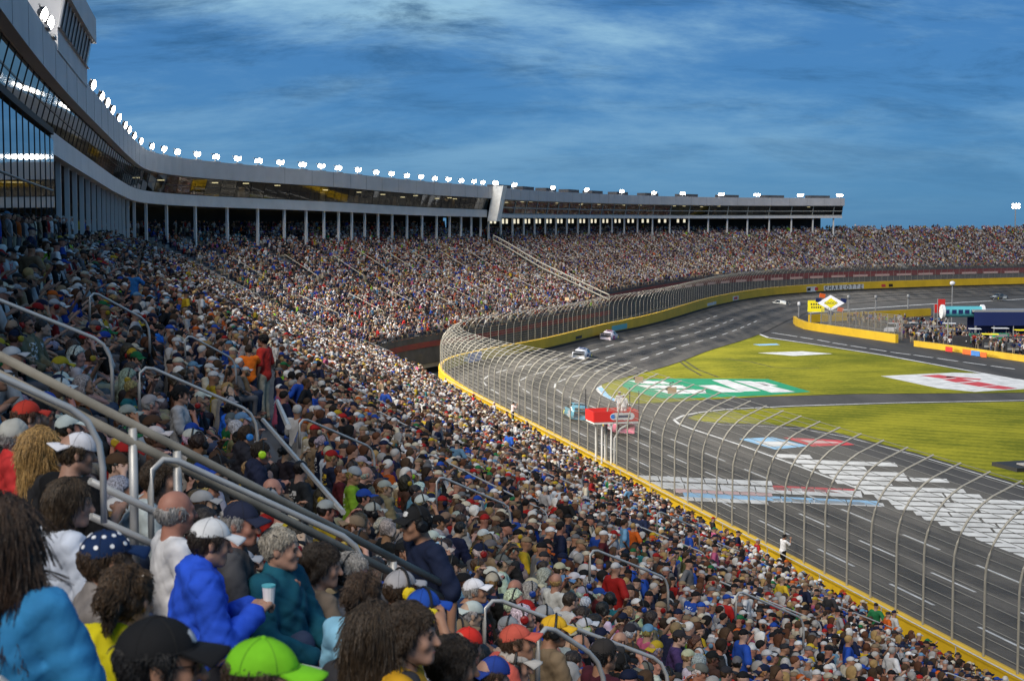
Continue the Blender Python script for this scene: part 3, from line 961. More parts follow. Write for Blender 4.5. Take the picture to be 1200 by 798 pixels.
def build_box(label, s0, s1, bay, colstep, lowband, frame, fw, transoms):
    b = thing('suite_building', label, 'building', group='suites above the grandstands')
    ss = np.linspace(s0, s1, max(3, int((s1 - s0) / 2)))
    h = lambda s: z_roof(s) - z_sof(s)
    zl = lambda s: z_sof(s) + h(s) * lowband          # window foot
    zw = lambda s: z_sof(s) + h(s) * .62              # window head
    strip('lower_fascia', ss[(ss >= S_CURT - 1.5) | (ss < 56)], lambda s: [(u_box(s) + .3, z_sof(s)), (u_box(s) - .25, z_sof(s)), (u_box(s) - .25, zl(s)), (u_box(s) + .4, zl(s))], 'fascia_light', b)
    strip('fascia', ss, lambda s: [(u_box(s) + .2, zw(s)), (u_box(s) - 1.15, zw(s)), (u_box(s) - 1.15, z_roof(s)), (u_box(s) - .7, z_roof(s) + .02)], 'fascia_grey', b)
    strip('roof', ss, lambda s: [(u_box(s) - .72, z_roof(s) - .05), (u_box(s) + 13, z_roof(s) - .05), (u_box(s) + 13, z_sof(s))], 'fascia_grey', b)
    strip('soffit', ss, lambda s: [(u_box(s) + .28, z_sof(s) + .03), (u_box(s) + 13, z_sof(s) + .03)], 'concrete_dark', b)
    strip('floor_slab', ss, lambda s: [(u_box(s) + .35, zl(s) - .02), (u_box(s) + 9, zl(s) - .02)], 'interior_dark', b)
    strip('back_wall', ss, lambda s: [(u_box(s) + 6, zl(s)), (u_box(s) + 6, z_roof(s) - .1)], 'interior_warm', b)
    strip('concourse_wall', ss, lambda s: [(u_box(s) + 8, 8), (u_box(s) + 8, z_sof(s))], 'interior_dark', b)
    for s in np.arange(s0 + 4, s1 - 1, 6.0):
        t = wt(s)
        hh_ = z_roof(s) - zw(s)
        MB().box((*wp(s, u_box(s) - 1.152), (z_roof(s) + zw(s)) / 2), (.012, .05, hh_ - .05), math.atan2(-t[0], t[1])).build('panel_joint', 'concrete_dark', b)
    for se in (s0, s1):
        pr = [(u_box(se) - 1.15, z_roof(se)), (u_box(se) - 1.15, zw(se)), (u_box(se) - .6, zw(se)), (u_box(se) - .1, zl(se)), (u_box(se) - .25, z_sof(se)), (u_box(se) + 13, z_sof(se)), (u_box(se) + 13, z_roof(se))]
        vs = [(*wp(se + (.02 if se == s1 else -.02), u), z) for u, z in pr]
        link('end_wall', to_mesh('end_wall', vs, [tuple(range(len(vs)))], ['dark_glass']), b)
    edges = np.arange(s0, s1 - .1, bay)
    for s in edges:
        e = min(s + bay, s1)
        tr = [0] + transoms + [1]
        for a, c in zip(tr[:-1], tr[1:]):
            q = []
            for (sq, r) in ((s, a), (e, a), (e, c), (s, c)):
                q.append((*wp(sq, u_box(sq) - .1 - .5 * r), zl(sq) + (zw(sq) - zl(sq)) * r))
            link('pane', to_mesh('pane', q, [(0, 1, 2, 3)], ['window_glass']), b)
        p0 = (*wp(s, u_box(s) - .11), zl(s)); p1 = (*wp(s, u_box(s) - .61), zw(s))
        MB().tube([p0, p1], fw, 4).build('mullion', frame, b)
    for r in transoms + [0.02, .98]:
        MB().tube([(*wp(s, u_box(s) - .15 - .5 * r), zl(s) + (zw(s) - zl(s)) * r) for s in ss], fw * .9, 4).build('transom', frame, b)
    for s in np.arange(s0 + .6, s1 - .3, colstep):
        c = wp(s, u_box(s) + .25); t = wt(s)
        m = MB().box((0, 0, 0), (.28, .34, 1), 0)
        zb, zt2 = 11.0 if s > 190 else 13.5, z_sof(s) + .02
        o = m.build('column', 'column_grey', b, loc=(c[0], c[1], (zb + zt2) / 2))
        o.scale = (1, 1, zt2 - zb); o.rotation_euler = (0, 0, math.atan2(-t[0], t[1]))
    # lamps in the rooms
    for s in np.arange(s0 + 3, s1 - 2, 6.0):
        if rng.random() < .75:
            MB().box((*wp(s, u_box(s) + rng.uniform(2.5, 5)), zw(s) + rng.uniform(-.35, .15)), (.7, .7, .12)).build('room_lamp', 'room_glow', b)
        if rng.random() < .8:
            d = rng.uniform(4.8, 5.8); t = wt(s)
            MB().box((*wp(s, u_box(s) + d), zl(s) + 1.0), (.5, rng.uniform(1, 3), rng.uniform(.8, 1.8)), math.atan2(-t[0], t[1])).build('room_furniture', rng.choice(['cream_panel', 'tan_horn', 'interior_dark', 'interior_warm']), b)
    return b


bL = build_box('long near suite building with grey fascia and tinted windows', 56, S_DIV - .8, 2.4, 5.0, .24, 'frame_dark', .022, [.5])
bN = build_box('unseen length of suite building added beyond the left edge, its end cut for shade', 31, 55.9, 7.4, 7.4, .24, 'frame_dark', .05, [.5])  # added out of view: shades the left rows, cut short to sun the foreground
bR = build_box('far suite building with slanted pale window posts', S_DIV + .9, S_END, 7.4, 7.4, .12, 'frame_pale', .14, [.45])
# glazed lower storeys of the near building
for s in np.arange(56, S_CURT - .1, 2.4):
    e = min(s + 2.4, S_CURT)
    zc = [15.2, 16.6, 18.4, 19.9]
    for k in range(3):
        f = lambda sq, r: 15.0 + (z_sof(sq) + .24 * (z_roof(sq) - z_sof(sq)) - .45 - 15.0) * r
        q = [(*wp(s, u_box(s) - .3), f(s, k / 3)), (*wp(e, u_box(e) - .3), f(e, k / 3)), (*wp(e, u_box(e) - .3), f(e, (k + 1) / 3)), (*wp(s, u_box(s) - .3), f(s, (k + 1) / 3))]
        link('pane', to_mesh('pane', q, [(0, 1, 2, 3)], ['curtain_glass']), bL)
    MB().tube([(*wp(s, u_box(s) - .31), 15), (*wp(s, u_box(s) - .31), z_sof(s) + .9)], .02, 4).build('mullion', 'frame_dark', bL)
ssc = np.arange(56, S_CURT + .1, 1.5)
for r in (1 / 3, 2 / 3):
    MB().tube([(*wp(s, u_box(s) - .33), 15.0 + (z_sof(s) - 15.1) * r) for s in ssc], .045, 4).build('transom', 'frame_pale', bL)
strip('dark_band', ssc, lambda s: [(u_box(s) - .05, z_sof(s) + .24 * (z_roof(s) - z_sof(s)) - .26), (u_box(s) - .42, z_sof(s) + .24 * (z_roof(s) - z_sof(s)) - .26), (u_box(s) - .42, z_sof(s) + .24 * (z_roof(s) - z_sof(s)) + .04), (u_box(s) - .05, z_sof(s) + .24 * (z_roof(s) - z_sof(s)) + .04)], 'black_rubber', bL)
# white pylon between the two buildings
t = wt(S_DIV)
pyl = thing('pylon', 'white slab pylon between the near and far suite buildings', 'pylon', (*wp(S_DIV, u_box(S_DIV) - .9), 0), rz=math.atan2(-t[0], t[1]))
zs_, zr_ = z_sof(S_DIV), z_roof(S_DIV)
MB().add([(-.5, -1.1, zs_ - .7), (-.5, 1.0, zs_ - .7), (1.2, -1.1, zs_ - .7), (1.2, 1.0, zs_ - .7), (-.9 + 1.2, -.4, zr_ + .2), (-.9 + 1.2, 1.7, zr_ + .2), (2.2, -.4, zr_ + .2), (2.2, 1.7, zr_ + .2)],
         [(0, 1, 3, 2), (4, 6, 7, 5), (0, 4, 5, 1), (2, 3, 7, 6), (0, 2, 6, 4), (1, 5, 7, 3)]).build('slab', 'white_paint', pyl)
# lit cream panels hanging below the far soffit
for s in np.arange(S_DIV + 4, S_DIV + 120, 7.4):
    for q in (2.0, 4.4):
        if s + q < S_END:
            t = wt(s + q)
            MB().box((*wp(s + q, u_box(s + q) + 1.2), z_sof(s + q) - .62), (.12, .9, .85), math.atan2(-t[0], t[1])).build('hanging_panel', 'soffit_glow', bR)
# rooftop plant cabins on the far building
for s in np.arange(S_DIV + 12, S_END - 6, 15.5):
    t = wt(s)
    MB().box((*wp(s, u_box(s) + 1.5), z_roof(s) + .35), (2.2, 7.5, .75), math.atan2(-t[0], t[1])).build('roof_cabin', 'concrete_dark', bR)

# roof penthouse at the near end
sa, sb_ = s_for_x(63, 34.2, 25, 75, 130), s_for_x(93, 33.8, 24.9, 75, 150)
ph = thing('roof_penthouse', 'grey penthouse with a window strip rising from the near roof', 'building')
sp = np.linspace(sa, sb_, 5)
zr = lambda s: z_roof(s)
strip('shell', sp, lambda s: [(u_box(s) - 1.2, zr(s) - .3), (u_box(s) - 1.2, zr(s) + .75), (u_box(s) - 1.35, zr(s) + .75)], 'fascia_grey', ph)
strip('parapet', sp, lambda s: [(u_box(s) - 1.2, zr(s) + 2.2), (u_box(s) - 1.75, zr(s) + 2.2), (u_box(s) - 1.75, zr(s) + 3.6), (u_box(s) + 5, zr(s) + 3.6)], 'fascia_grey', ph)
for i in range(10):
    a = sa + (sb_ - sa) * i / 10; e = sa + (sb_ - sa) * (i + 1) / 10
    link('pane', to_mesh('pane', [(*wp(a, u_box(a) - 1.2), zr(a) + .75), (*wp(e, u_box(e) - 1.2), zr(e) + .75), (*wp(e, u_box(e) - 1.5), zr(e) + 2.2), (*wp(a, u_box(a) - 1.5), zr(a) + 2.2)], [(0, 1, 2, 3)], ['curtain_glass']), ph)
    MB().tube([(*wp(a, u_box(a) - 1.24), zr(a) + .75), (*wp(a, u_box(a) - 1.54), zr(a) + 2.2)], .06, 4).build('mullion', 'fascia_light', ph)
for se in (sa, sb_):
    pr = [(u_box(se) - 1.2, zr(se) - .3), (u_box(se) - 1.2, zr(se) + .75), (u_box(se) - 1.72, zr(se) + 3.58), (u_box(se) + 5, zr(se) + 3.58), (u_box(se) + 5, zr(se) - .3)]
    vs = [(*wp(se, u), z) for u, z in pr]
    link('end_wall', to_mesh('end_wall', vs, [tuple(range(len(vs)))], ['fascia_light']), ph)
strip('back_wall', sp, lambda s: [(u_box(s) + 4.9, zr(s) - .3), (u_box(s) + 4.9, zr(s) + 3.5)], 'fascia_grey', ph)

# ------------------------------------------------------------------ floodlights on the roofs
head_m = MB().mat('dark_plastic').tube([(0, .38, 0), (0, .12, 0), (0, -.02, 0)], [.16, .40, .44], 12)
head_m2 = MB().mat('lamp_glow').tube([(0, -.022, 0), (0, -.10, 0), (0, -.16, 0), (0, -.19, 0)], [.40, .36, .24, .08], 14)
hm = bpy.data.meshes.new('lamp_head'); hm.from_pydata(head_m.v, [], head_m.f); hm.materials.append(MATS['dark_plastic'])
hg = bpy.data.meshes.new('lamp_lens'); hg.from_pydata(head_m2.v, [], head_m2.f); hg.materials.append(MATS['lamp_glow'])
fm = MB().tube([(0, 0, -.1), (0, 0, 1.0)], .07, 6).tube([(-1.15, 0, .95), (1.15, 0, .95)], .05, 6).box((0, 0, 0), (1.6, .7, .14))
frame_me = bpy.data.meshes.new('lamp_frame'); frame_me.from_pydata(fm.v, [], fm.f); frame_me.materials.append(MATS['pole_grey'])
NL = [0]


def floodlight(s, nh, size, label, energy, du=-.75):
    t = wt(s)
    o = thing('floodlight', label, 'floodlight', (*wp(s, u_box(s) + du), z_roof(s) + .02), 'floodlights along the suite roofs', math.atan2(t[1], t[0]))
    # local -y looks to the track
    link('lamp_frame', frame_me, o).scale = (size, 1, size)
    for k in range(nh):
        x = (k - (nh - 1) / 2) * .54 * size
        h = link('lamp_head', hm, o, (x, -.12, (.62 + .10 * ((k + NL[0]) % 2)) * size))
        h.rotation_euler = (math.radians(14 + 6 * ((k * 7 + NL[0]) % 3)), 0, math.radians((k - 1) * 12)); h.scale = (size * .70,) * 3
        link('lamp_lens', hg, h)
    NL[0] += 1
    ld = bpy.data.lights.new('lamp_light', 'SPOT'); ld.energy = energy; ld.spot_size = math.radians(96); ld.spot_blend = .9
    ld.shadow_soft_size = .8; ld.color = (1, .93, .82)
    lo = link('lamp_light', ld, o, (0, -1.1, .8 * size))
    lo.rotation_euler = (math.radians(-66), 0, 0)


sl0 = s_for_x(97, 33.2, 26.2, 85, 160)
_ones = ['', 'first', 'second', 'third', 'fourth', 'fifth', 'sixth', 'seventh', 'eighth', 'ninth', 'tenth', 'eleventh', 'twelfth', 'thirteenth', 'fourteenth', 'fifteenth', 'sixteenth', 'seventeenth', 'eighteenth', 'nineteenth']
ORD = _ones[1:]
for tens, card in (('twentieth', 'twenty'), ('thirtieth', 'thirty'), ('fortieth', 'forty'), ('fiftieth', 'fifty')):
    ORD += [tens] + [card + '-' + o for o in _ones[1:10]]
LAMP_W = 22000
lx = [95, 107, 117, 124, 130, 138, 145, 150, 156, 164, 177, 191, 207, 230, 252, 278, 302, 328, 354, 376, 396, 419, 440, 458, 476, 493, 509, 525, 540, 555, 565]
ssr = np.linspace(85, S_DIV - 1, 1500)
xsr = np.array([proj((*wp(s, u_box(s) - .75), z_roof(s) + .9))[0] for s in ssr])
for i, x in enumerate(lx):
    s = float(ssr[np.argmin(abs(xsr - x))])
    floodlight(s, 3, 1.0, ORD[i] + ' floodlight cluster counted from the penthouse along the near roof', LAMP_W)
for i, s in enumerate((sa - 2.2, sa - 5.2)):
    floodlight(s, 3, .9, ['floodlight cluster against the side of the roof penthouse', 'floodlight cluster at the top left edge of the picture'][i], LAMP_W, -.95)
ssr = np.linspace(S_DIV + 1, S_END, 900)
xsr = np.array([proj((*wp(s, u_box(s) - .75), z_roof(s) + .9))[0] for s in ssr])
for i, x in enumerate([580, 602, 647, 687, 728, 766, 800, 845, 887, 938, 984]):
    s = float(ssr[np.argmin(abs(xsr - x))])
    floodlight(s, 4, 1.15, ORD[i] + ' floodlight counted from the white pylon along the far roof', LAMP_W * 1.4)

# tall light mast on the right
mp_ = at_d(1188, 330, 470)
mast = thing('light_mast', 'slender light mast rising above the far stand by the right edge', 'light mast', (mp_[0], mp_[1], 0))
MB().tube([(0, 0, 0), (0, 0, 22)], [.3, .16], 8).build('pole', 'pole_grey', mast)
MB().box((0, -.2, 22.3), (2.6, .3, 1.6)).build('lamp_frame', 'dark_plastic', mast)
for x in (-.85, 0, .85):
    for z in (21.9, 22.7):
        MB().cyl((x, -.36, z), (x, -.42, z), .34, 10).build('lamp_lens', 'lamp_glow', mast)

# ------------------------------------------------------------------ flag stand
fp = at_z(703, 541, 1)
s_f, _u = su_of(fp)
tf = wt(s_f)
fs_ = thing('flag_stand', 'red flag stand on white posts above the wall with two officials', 'flag stand', (*wp(s_f, .1), 0), rz=math.atan2(tf[1], tf[0]))
# local x runs along the wall, -y to the track
PZ0 = 3.75
MB().box((0, -.2, PZ0), (2.0, 3.1, .14)).build('platform', 'white_paint', fs_)
for a, sz, nm in (((0, 1.36, PZ0 + .42), (2.0, .06, .7), 'panel'), ((-1.0, -.2, PZ0 + .42), (.06, 3.06, .7), 'panel'), ((1.0, -.2, PZ0 + .42), (.06, 3.06, .7), 'panel'), ((0, -1.76, PZ0 + .42), (2.0, .06, .7), 'panel')):
    MB().box(a, sz).build(nm, 'red_sign', fs_)
plv = [(-1.04, -.6 + .3 * math.cos(a) + (.55 if math.cos(a) > 0 else -.55), PZ0 + .42 + .24 * math.sin(a)) for a in np.linspace(0, 2 * math.pi, 20, endpoint=False)]
emb = link('emblem', to_mesh('emblem', plv, [tuple(range(20))], ['white_plastic']), fs_)
link('emblem_disc', to_mesh('emblem_disc', [(-1.046, .05 + .17 * math.cos(a), PZ0 + .42 + .16 * math.sin(a)) for a in np.linspace(0, 2 * math.pi, 14, endpoint=False)], [tuple(range(14))], ['blue_paint']), emb)
MB().box((-1.045, -.75, PZ0 + .42), (.004, .85, .17)).build('emblem_bar', 'navy_paint', emb)
for x, y in ((-.8, .1), (-.8, .75), (.6, .1), (.6, .75)):
    MB().tube([(x, y, 1.0), (x, y, PZ0 - .05)], .06, 8).build('post', 'white_paint', fs_)
MB().tube([(-.85, -.1, 1.0), (-.85, -.12, 2.7), (-.85, -.5, 3.3), (-.85, -1.2, PZ0 - .05)], .07, 8).build('brace', 'white_paint', fs_)
for x, y in ((1.0, 1.36), (1.0, -1.76), (-1.0, -1.76)):
    MB().tube([(x, y, PZ0), (x, y, PZ0 + 2.1)], .035, 6).build('stanchion', 'dark_plastic', fs_)

# ------------------------------------------------------------------ race cars


def car_meshes():
    # side stations along the car (y forward): y, half width low, half width at shoulder, shoulder z, roof half width, roof z
    st = [(-2.45, .80, .78, .78, .70, .84), (-2.3, .94, .90, .86, .76, .94), (-1.6, .97, .93, .88, .70, .99), (-1.15, .97, .93, .86, .60, 1.16), (-.75, .98, .93, .84, .58, 1.27), (-.1, .98, .93, .82, .58, 1.30),
          (.3, .98, .93, .80, .60, 1.25), (1.0, .98, .93, .78, .72, .86), (1.7, .97, .91, .70, .70, .76), (2.2, .90, .84, .58, .66, .64), (2.45, .74, .70, .42, .60, .46)]
    v, f = [], []
    for (y, a, b, zs, c, zr) in st:
        v += [(-a, y, .14), (-a, y, zs * .55), (-b, y, zs), (-c, y, zr), (0, y, zr + .02), (c, y, zr), (b, y, zs), (a, y, zs * .55), (a, y, .14)]
    for i in range(len(st) - 1):
        for k in range(8):
            f.append((i * 9 + k, i * 9 + k + 1, (i + 1) * 9 + k + 1, (i + 1) * 9 + k))
        f.append((i * 9 + 8, i * 9, (i + 1) * 9, (i + 1) * 9 + 8))
    f.append(tuple(range(9))); f.append(tuple(len(st) * 9 - 1 - k for k in range(9)))
    body = to_mesh('body', v, f, ['own_paint'], True)
    e = .012
    ws = to_mesh('windshield', [(-.60, .34, 1.235 + e), (.60, .34, 1.235 + e), (.72, .97, .875 + e), (-.72, .97, .875 + e), (0, .34, 1.26 + e), (0, .97, .90 + e)], [(0, 4, 5, 3), (4, 1, 2, 5)], ['dark_glass'])
    rw = to_mesh('rear_window', [(-.58, -.80, 1.262 + e), (.58, -.80, 1.262 + e), (.68, -1.5, 1.01 + e), (-.68, -1.5, 1.01 + e), (0, -.8, 1.285 + e), (0, -1.5, 1.03 + e)], [(0, 3, 5, 4), (4, 5, 2, 1)], ['dark_glass'])
    sw = to_mesh('side_window', [(.935, -.95, .87), (.94, .75, .83), (.64, .22, 1.235), (.62, -.70, 1.245)], [(0, 1, 2, 3)], ['dark_glass'])
    sp = MB().box((0, -2.42, 1.0), (1.5, .03, .18)); spm = bpy.data.meshes.new('spoiler'); spm.from_pydata(sp.v, [], sp.f); spm.materials.append(MATS['dark_plastic'])
    ty = MB().cyl((-.13, 0, 0), (.13, 0, 0), .34, 18); tym = bpy.data.meshes.new('tyre'); tym.from_pydata(ty.v, [], ty.f); tym.materials.append(MATS['black_rubber'])
    ri = MB().cyl((-.135, 0, 0), (.135, 0, 0), .2, 12); rim = bpy.data.meshes.new('rim'); rim.from_pydata(ri.v, [], ri.f); rim.materials.append(MATS['yellow_sign'])
    hl = to_mesh('headlight', [(.45, 2.39, .48), (.72, 2.30, .50), (.70, 2.26, .58), (.46, 2.34, .57)], [(0, 1, 2, 3)], ['white_plastic'])
    gr = MB().box((0, 2.46, .27), (1.1, .03, .16)); grm = bpy.data.meshes.new('grille'); grm.from_pydata(gr.v, [], gr.f); grm.materials.append(MATS['dark_plastic'])
    return body, ws, rw, sw, spm, tym, rim, hl, grm


CM = car_meshes()
smooth_fix = CM[0]


def race_car(label, pos, rz, col, col2, num=None, tilt=0):
    c = thing('race_car', label, 'car', pos, 'race cars on the track', rz)
    c.rotation_euler = (0, tilt, rz); c.scale = (1.0, 1.0, 1.08)
    b = link('body', CM[0], c, color=col)
    link('windshield', CM[1], b); link('rear_window', CM[2], b); link('side_window', CM[3], b)
    o = link('side_window', CM[3], b); o.scale = (-1, 1, 1)
    link('spoiler', CM[4], c)
    link('grille', CM[8], c)
    for sx in (-1, 1):
        link('headlight', CM[7], c).scale = (sx, 1, 1)
        for y in (-1.45, 1.42):
            w = link('tyre', CM[5], c, (sx * .84, y, .34)); link('rim', CM[6], w)
    # hood panel and door panels in the second colour
    link('hood_panel', to_mesh('hood_panel', [(-.5, 1.15, .873), (.5, 1.15, .873), (.5, 2.1, .70), (-.5, 2.1, .70)], [(0, 1, 2, 3)], ['own_paint']), c, color=col2)
    link('roof_panel', to_mesh('roof_panel', [(-.42, -.62, 1.312), (.42, -.62, 1.312), (.42, .1, 1.315), (-.42, .1, 1.315)], [(0, 1, 2, 3)], ['own_paint']), c, color=col2)
    for sx in (-1, 1):
        link('door_panel', to_mesh('door_panel', [(sx * .99, -1.9, .2), (sx * .99, -.2, .2), (sx * .965, -.5, .72), (sx * .965, -1.9, .76)], [(0, 1, 2, 3)], ['own_paint']), c, color=col2)
    return c


def car_at(label, px, py, z, heading, col, col2, tilt=0):
    p = at_z(px, py, z)
    race_car(label, tuple(p), heading, col, col2, tilt=tilt)


def head_from(a, b, z):
    p, q = at_z(*a, z), at_z(*b, z)
    return math.atan2(-(q - p)[0], (q - p)[1])


BK = .088
hA = head_from((640, 420), (760, 385), -.7)
car_at('white and dark blue race car leading the two by the wall', 682, 420, -.75, head_from((660, 432), (745, 395), -.7), (.62, .64, .7), (.04, .10, .35), BK)
car_at('pink and white race car close beside the yellow wall', 714, 398, -.35, hA, (.68, .60, .66), (.55, .10, .32), BK)
car_at('purple and green race car farthest back along the yellow wall', 758, 382, -.3, hA, (.10, .09, .30), (.25, .6, .08), BK)
car_at('blue and white race car left of the flag stand', 676, 490, -.6, head_from((700, 502), (664, 478), -.6) , (.10, .34, .46), (.5, .55, .6), BK)
car_at('pink race car behind the flag stand posts', 724, 505, -.6, head_from((770, 520), (700, 482), -.6), (.60, .16, .24), (.62, .6, .62), BK)
car_at('white race car alone on the banking below the far stand', 913, 359, -1.3, head_from((940, 363), (880, 360), -1.3), (.72, .72, .68), (.55, .55, .5))
car_at('dark race car with white nose on the track above the navy awning', 1170, 351, -1.3, head_from((1190, 350), (1150, 352), -1.3), (.10, .10, .10), (.6, .6, .55))

# ------------------------------------------------------------------ pit lane: walls, signs, boxes
pw = thing('pit_wall', 'low yellow concrete wall along the end of pit road', 'wall')


def low_wall(name, pix, z, h, th, mat, parent):
    p = np.array([at_z(x, y, z)[:2] for x, y in pix])
    t = np.gradient(p, axis=0); t /= np.linalg.norm(t, axis=1)[:, None]
    n = np.c_[-t[:, 1], t[:, 0]] * th / 2
    vs, fs = [], []
    for a, m in zip(p, n):
        vs += [(*(a - m), z), (*(a - m), z + h), (*(a + m), z + h), (*(a + m), z)]
    for i in range(len(p) - 1):
        for k in range(4):
            fs.append((i * 4 + k, i * 4 + (k + 1) % 4, i * 4 + 4 + (k + 1) % 4, i * 4 + 4 + k))
    fs += [(0, 3, 2, 1), tuple(len(vs) - 4 + k for k in range(4))]
    return link(name, to_mesh(name, vs, fs, [mat]), parent)


low_wall('wall_body', [(931, 379), (934, 382), (944, 386), (962, 389), (1000, 394.5), (1051, 402)], ZI, 1.35, .5, 'yellow_wall', pw)
pw2 = thing('pit_wall', 'yellow pit wall with orange panels in front of the crews', 'wall')
low_wall('wall_body', [(1072, 406), (1110, 411), (1150, 417), (1200, 424), (1240, 430)], ZI, .9, .4, 'yellow_wall', pw2)
for a, b, mm in (((1108, 411), (1116, 412), 'red_sign'), ((1128, 414), (1138, 415.5), 'orange_sign'), ((1138, 415.7), (1148, 417), 'blue_paint'), ((1149, 417.5), (1156, 418.5), 'orange_sign')):
    low_wall('banner', [(a[0], a[1] + .6), (b[0], b[1] + .6)], ZI + .1, .7, .06, mm, pw2)
bw = thing('back_wall', 'yellow barrier behind the pit fence', 'wall')
low_wall('wall_body', [(948, 378), (985, 376), (1040, 373), (1090, 370)], ZI, 1.5, .4, 'yellow_wall', bw)
# pit fence
pf = thing('pit_fence', 'grey wire fence with posts behind the yellow pit wall', 'fence')
fpx = [(962, 386.5), (980, 388.5), (1000, 391), (1020, 394), (1040, 397), (1058, 399.5)]
P = np.array([at_z(x, y, ZI)[:2] for x, y in fpx])
PR = resample(P, 2.2)
for q in PR:
    MB().tube([(*q, ZI), (*q, ZI + 4.0)], .05, 6).build('post', 'pole_grey', pf)
low_wall('mesh_panel', fpx, ZI + .1, 3.8, .02, 'wire_mesh', pf)
for z in (1.4, 2.7, 4.0):
    MB().tube([(*q, ZI + z) for q in PR], .03, 4).build('rail', 'pole_grey', pf)


def sign_base(px, py):
    p = at_z(px, py, ZI)
    return (p[0], p[1], ZI)


b = sign_base(973, 387)
dsg = thing('diamond_sign', 'white and yellow diamond sign with red tips on a grey post', 'sign', b)
dsg.scale = (.74, .74, .85)
MB().tube([(0, 0, 0), (0, 0, 4.6)], .28, 8).build('post', 'pole_grey', dsg)
Z0 = 5.6
pn = MB().add([(-3.2, -.25, Z0), (0, -.25, Z0 - 1.6), (3.2, -.25, Z0), (0, -.25, Z0 + 1.6), (-3.2, .25, Z0), (0, .25, Z0 - 1.6), (3.2, .25, Z0), (0, .25, Z0 + 1.6)],
             [(0, 1, 2, 3), (7, 6, 5, 4), (0, 4, 5, 1), (1, 5, 6, 2), (2, 6, 7, 3), (3, 7, 4, 0)]).build('panel', 'lit_white', dsg)
link('inner_diamond', to_mesh('inner_diamond', [(-1.7, -.26, Z0), (0, -.26, Z0 - 1.05), (1.7, -.26, Z0), (0, -.26, Z0 + 1.05)], [(0, 1, 2, 3)], ['yellow_sign']), pn)
o = text('SUNOCO', .72, 'navy_paint', pn); o.location = (0, -.275, Z0); o.rotation_euler = (math.pi / 2, 0, 0)
for x, z, mm in ((-2.0, Z0 + 1.5, 'orange_sign'), (2.3, Z0 - 1.35, 'orange_sign'), (0, Z0 - 2.0, 'navy_paint'), (-2.9, Z0 + .55, 'navy_paint'), (3.0, Z0 + .5, 'navy_paint')):
    MB().add([(x - .75, -.2, z - .3), (x + .55, -.2, z - .5), (x + .75, -.2, z + .3), (x - .55, -.2, z + .5), (x - .75, .2, z - .3), (x + .55, .2, z - .5), (x + .75, .2, z + .3), (x - .55, .2, z + .5)],
             [(0, 1, 2, 3), (7, 6, 5, 4), (0, 4, 5, 1), (1, 5, 6, 2), (2, 6, 7, 3), (3, 7, 4, 0)]).build('tip', mm, dsg)
b = sign_base(956, 387)
ys = thing('yellow_sign', 'yellow rectangular sign on two posts beside the diamond sign', 'sign', b)
pn = MB().box((0, 0, 4.2), (2.9, .2, 2.0)).build('panel', 'yellow_sign', ys)
for z, w in ((4.55, 2.1), (4.0, 1.9)):
    for k in range(5):
        MB().box((-w / 2 + w * (k + .5) / 5, -.11, z), (w / 5 * .6, .012, .3)).build('letter', 'pit_dark', pn)
for x in (-.9, .9):
    MB().tube([(x, .05, 0), (x, .05, 3.3)], .09, 6).build('post', 'pole_grey', ys)

# bollard-like poles and small lamps along the back of the pits
for i, (px, py, top, lab) in enumerate([(936, 372, 358, 'short pale post at the entry of pit road'), (994, 367, 350, 'grey pole right of the diamond sign'), (1026, 364, 350, 'grey pole above the pit fence'),
                                        (1064, 362, 349, 'grey pole left of the red hoisted banners'), (1115, 385, 334, 'tall thin pole with white ball above the teal sign')]):
    p = at_z(px, py, ZI)
    hh = (py - top) * p[1] / FPX
    o = thing('pole', lab, 'pole', tuple(p))
    MB().tube([(0, 0, 0), (0, 0, hh)], .16 if i < 4 else .09, 8).build('shaft', 'pole_grey', o)
    bmx = MB()
    bmx.tube([(0, 0, hh - .1), (0, 0, hh + .15), (0, 0, hh + .5), (0, 0, hh + .7)], [.2, .45, .45, .15] if i == 4 else [.25, .3, .3, .2], 10).build('head', 'white_plastic' if i in (0, 4) else 'pole_grey', o, smooth=True)

b = sign_base(1175, 402)
pb = thing('pit_awning', 'long navy pit awning with a flat grey roof at the right', 'awning', b)
MB().box((.6, 0, 5.1), (11.5, 4.0, .35)).build('roof', 'pole_grey', pb)
MB().box((.6, -2.02, 3.9), (11.5, .12, 2.1)).build('valance', 'navy_paint', pb)
MB().box((.6, 1.9, 2.2), (11.3, .1, 4.4)).build('back_panel', 'navy_paint', pb)
for x in (-4.9, -2, 1, 4, 6):
    for y in (-1.9,):
        MB().tube([(x, y, 0), (x, y, 5)], .09, 6).build('post', 'pole_grey', pb)
b = sign_base(1127, 402)
rs = thing('roller_sign', 'teal roller-shaped sign with white round ends', 'sign', b)
MB().cyl((-3.0, 0, 4.9), (3.0, 0, 4.9), .85, 16).build('drum', 'teal_paint', rs)
for x in (-3.1, 3.1):
    MB().cyl((x - .22, 0, 4.9), (x + .22, 0, 4.9), 1.1, 16).build('end_disc', 'white_plastic', rs)
for x in (-2.6, -1.5, -.5, .5, 1.5, 2.5):
    MB().box((x, -.86, 4.95), (.7, .03, .6)).build('letter', 'navy_paint', rs)
for x in (-2.2, 2.2):
    MB().tube([(x, 0, 0), (x, 0, 4.2)], .1, 6).build('post', 'pole_grey', rs)
prng = random.Random(21)
toolc = ['red_sign', 'pit_dark', 'pit_dark', 'navy_paint', 'yellow_wall', 'white_plastic', 'pole_grey', 'green_paint', 'blue_paint']
tooln = {'red_sign': 'red', 'pit_dark': 'black', 'navy_paint': 'navy', 'yellow_wall': 'yellow', 'white_plastic': 'white', 'pole_grey': 'grey', 'green_paint': 'green', 'blue_paint': 'blue'}
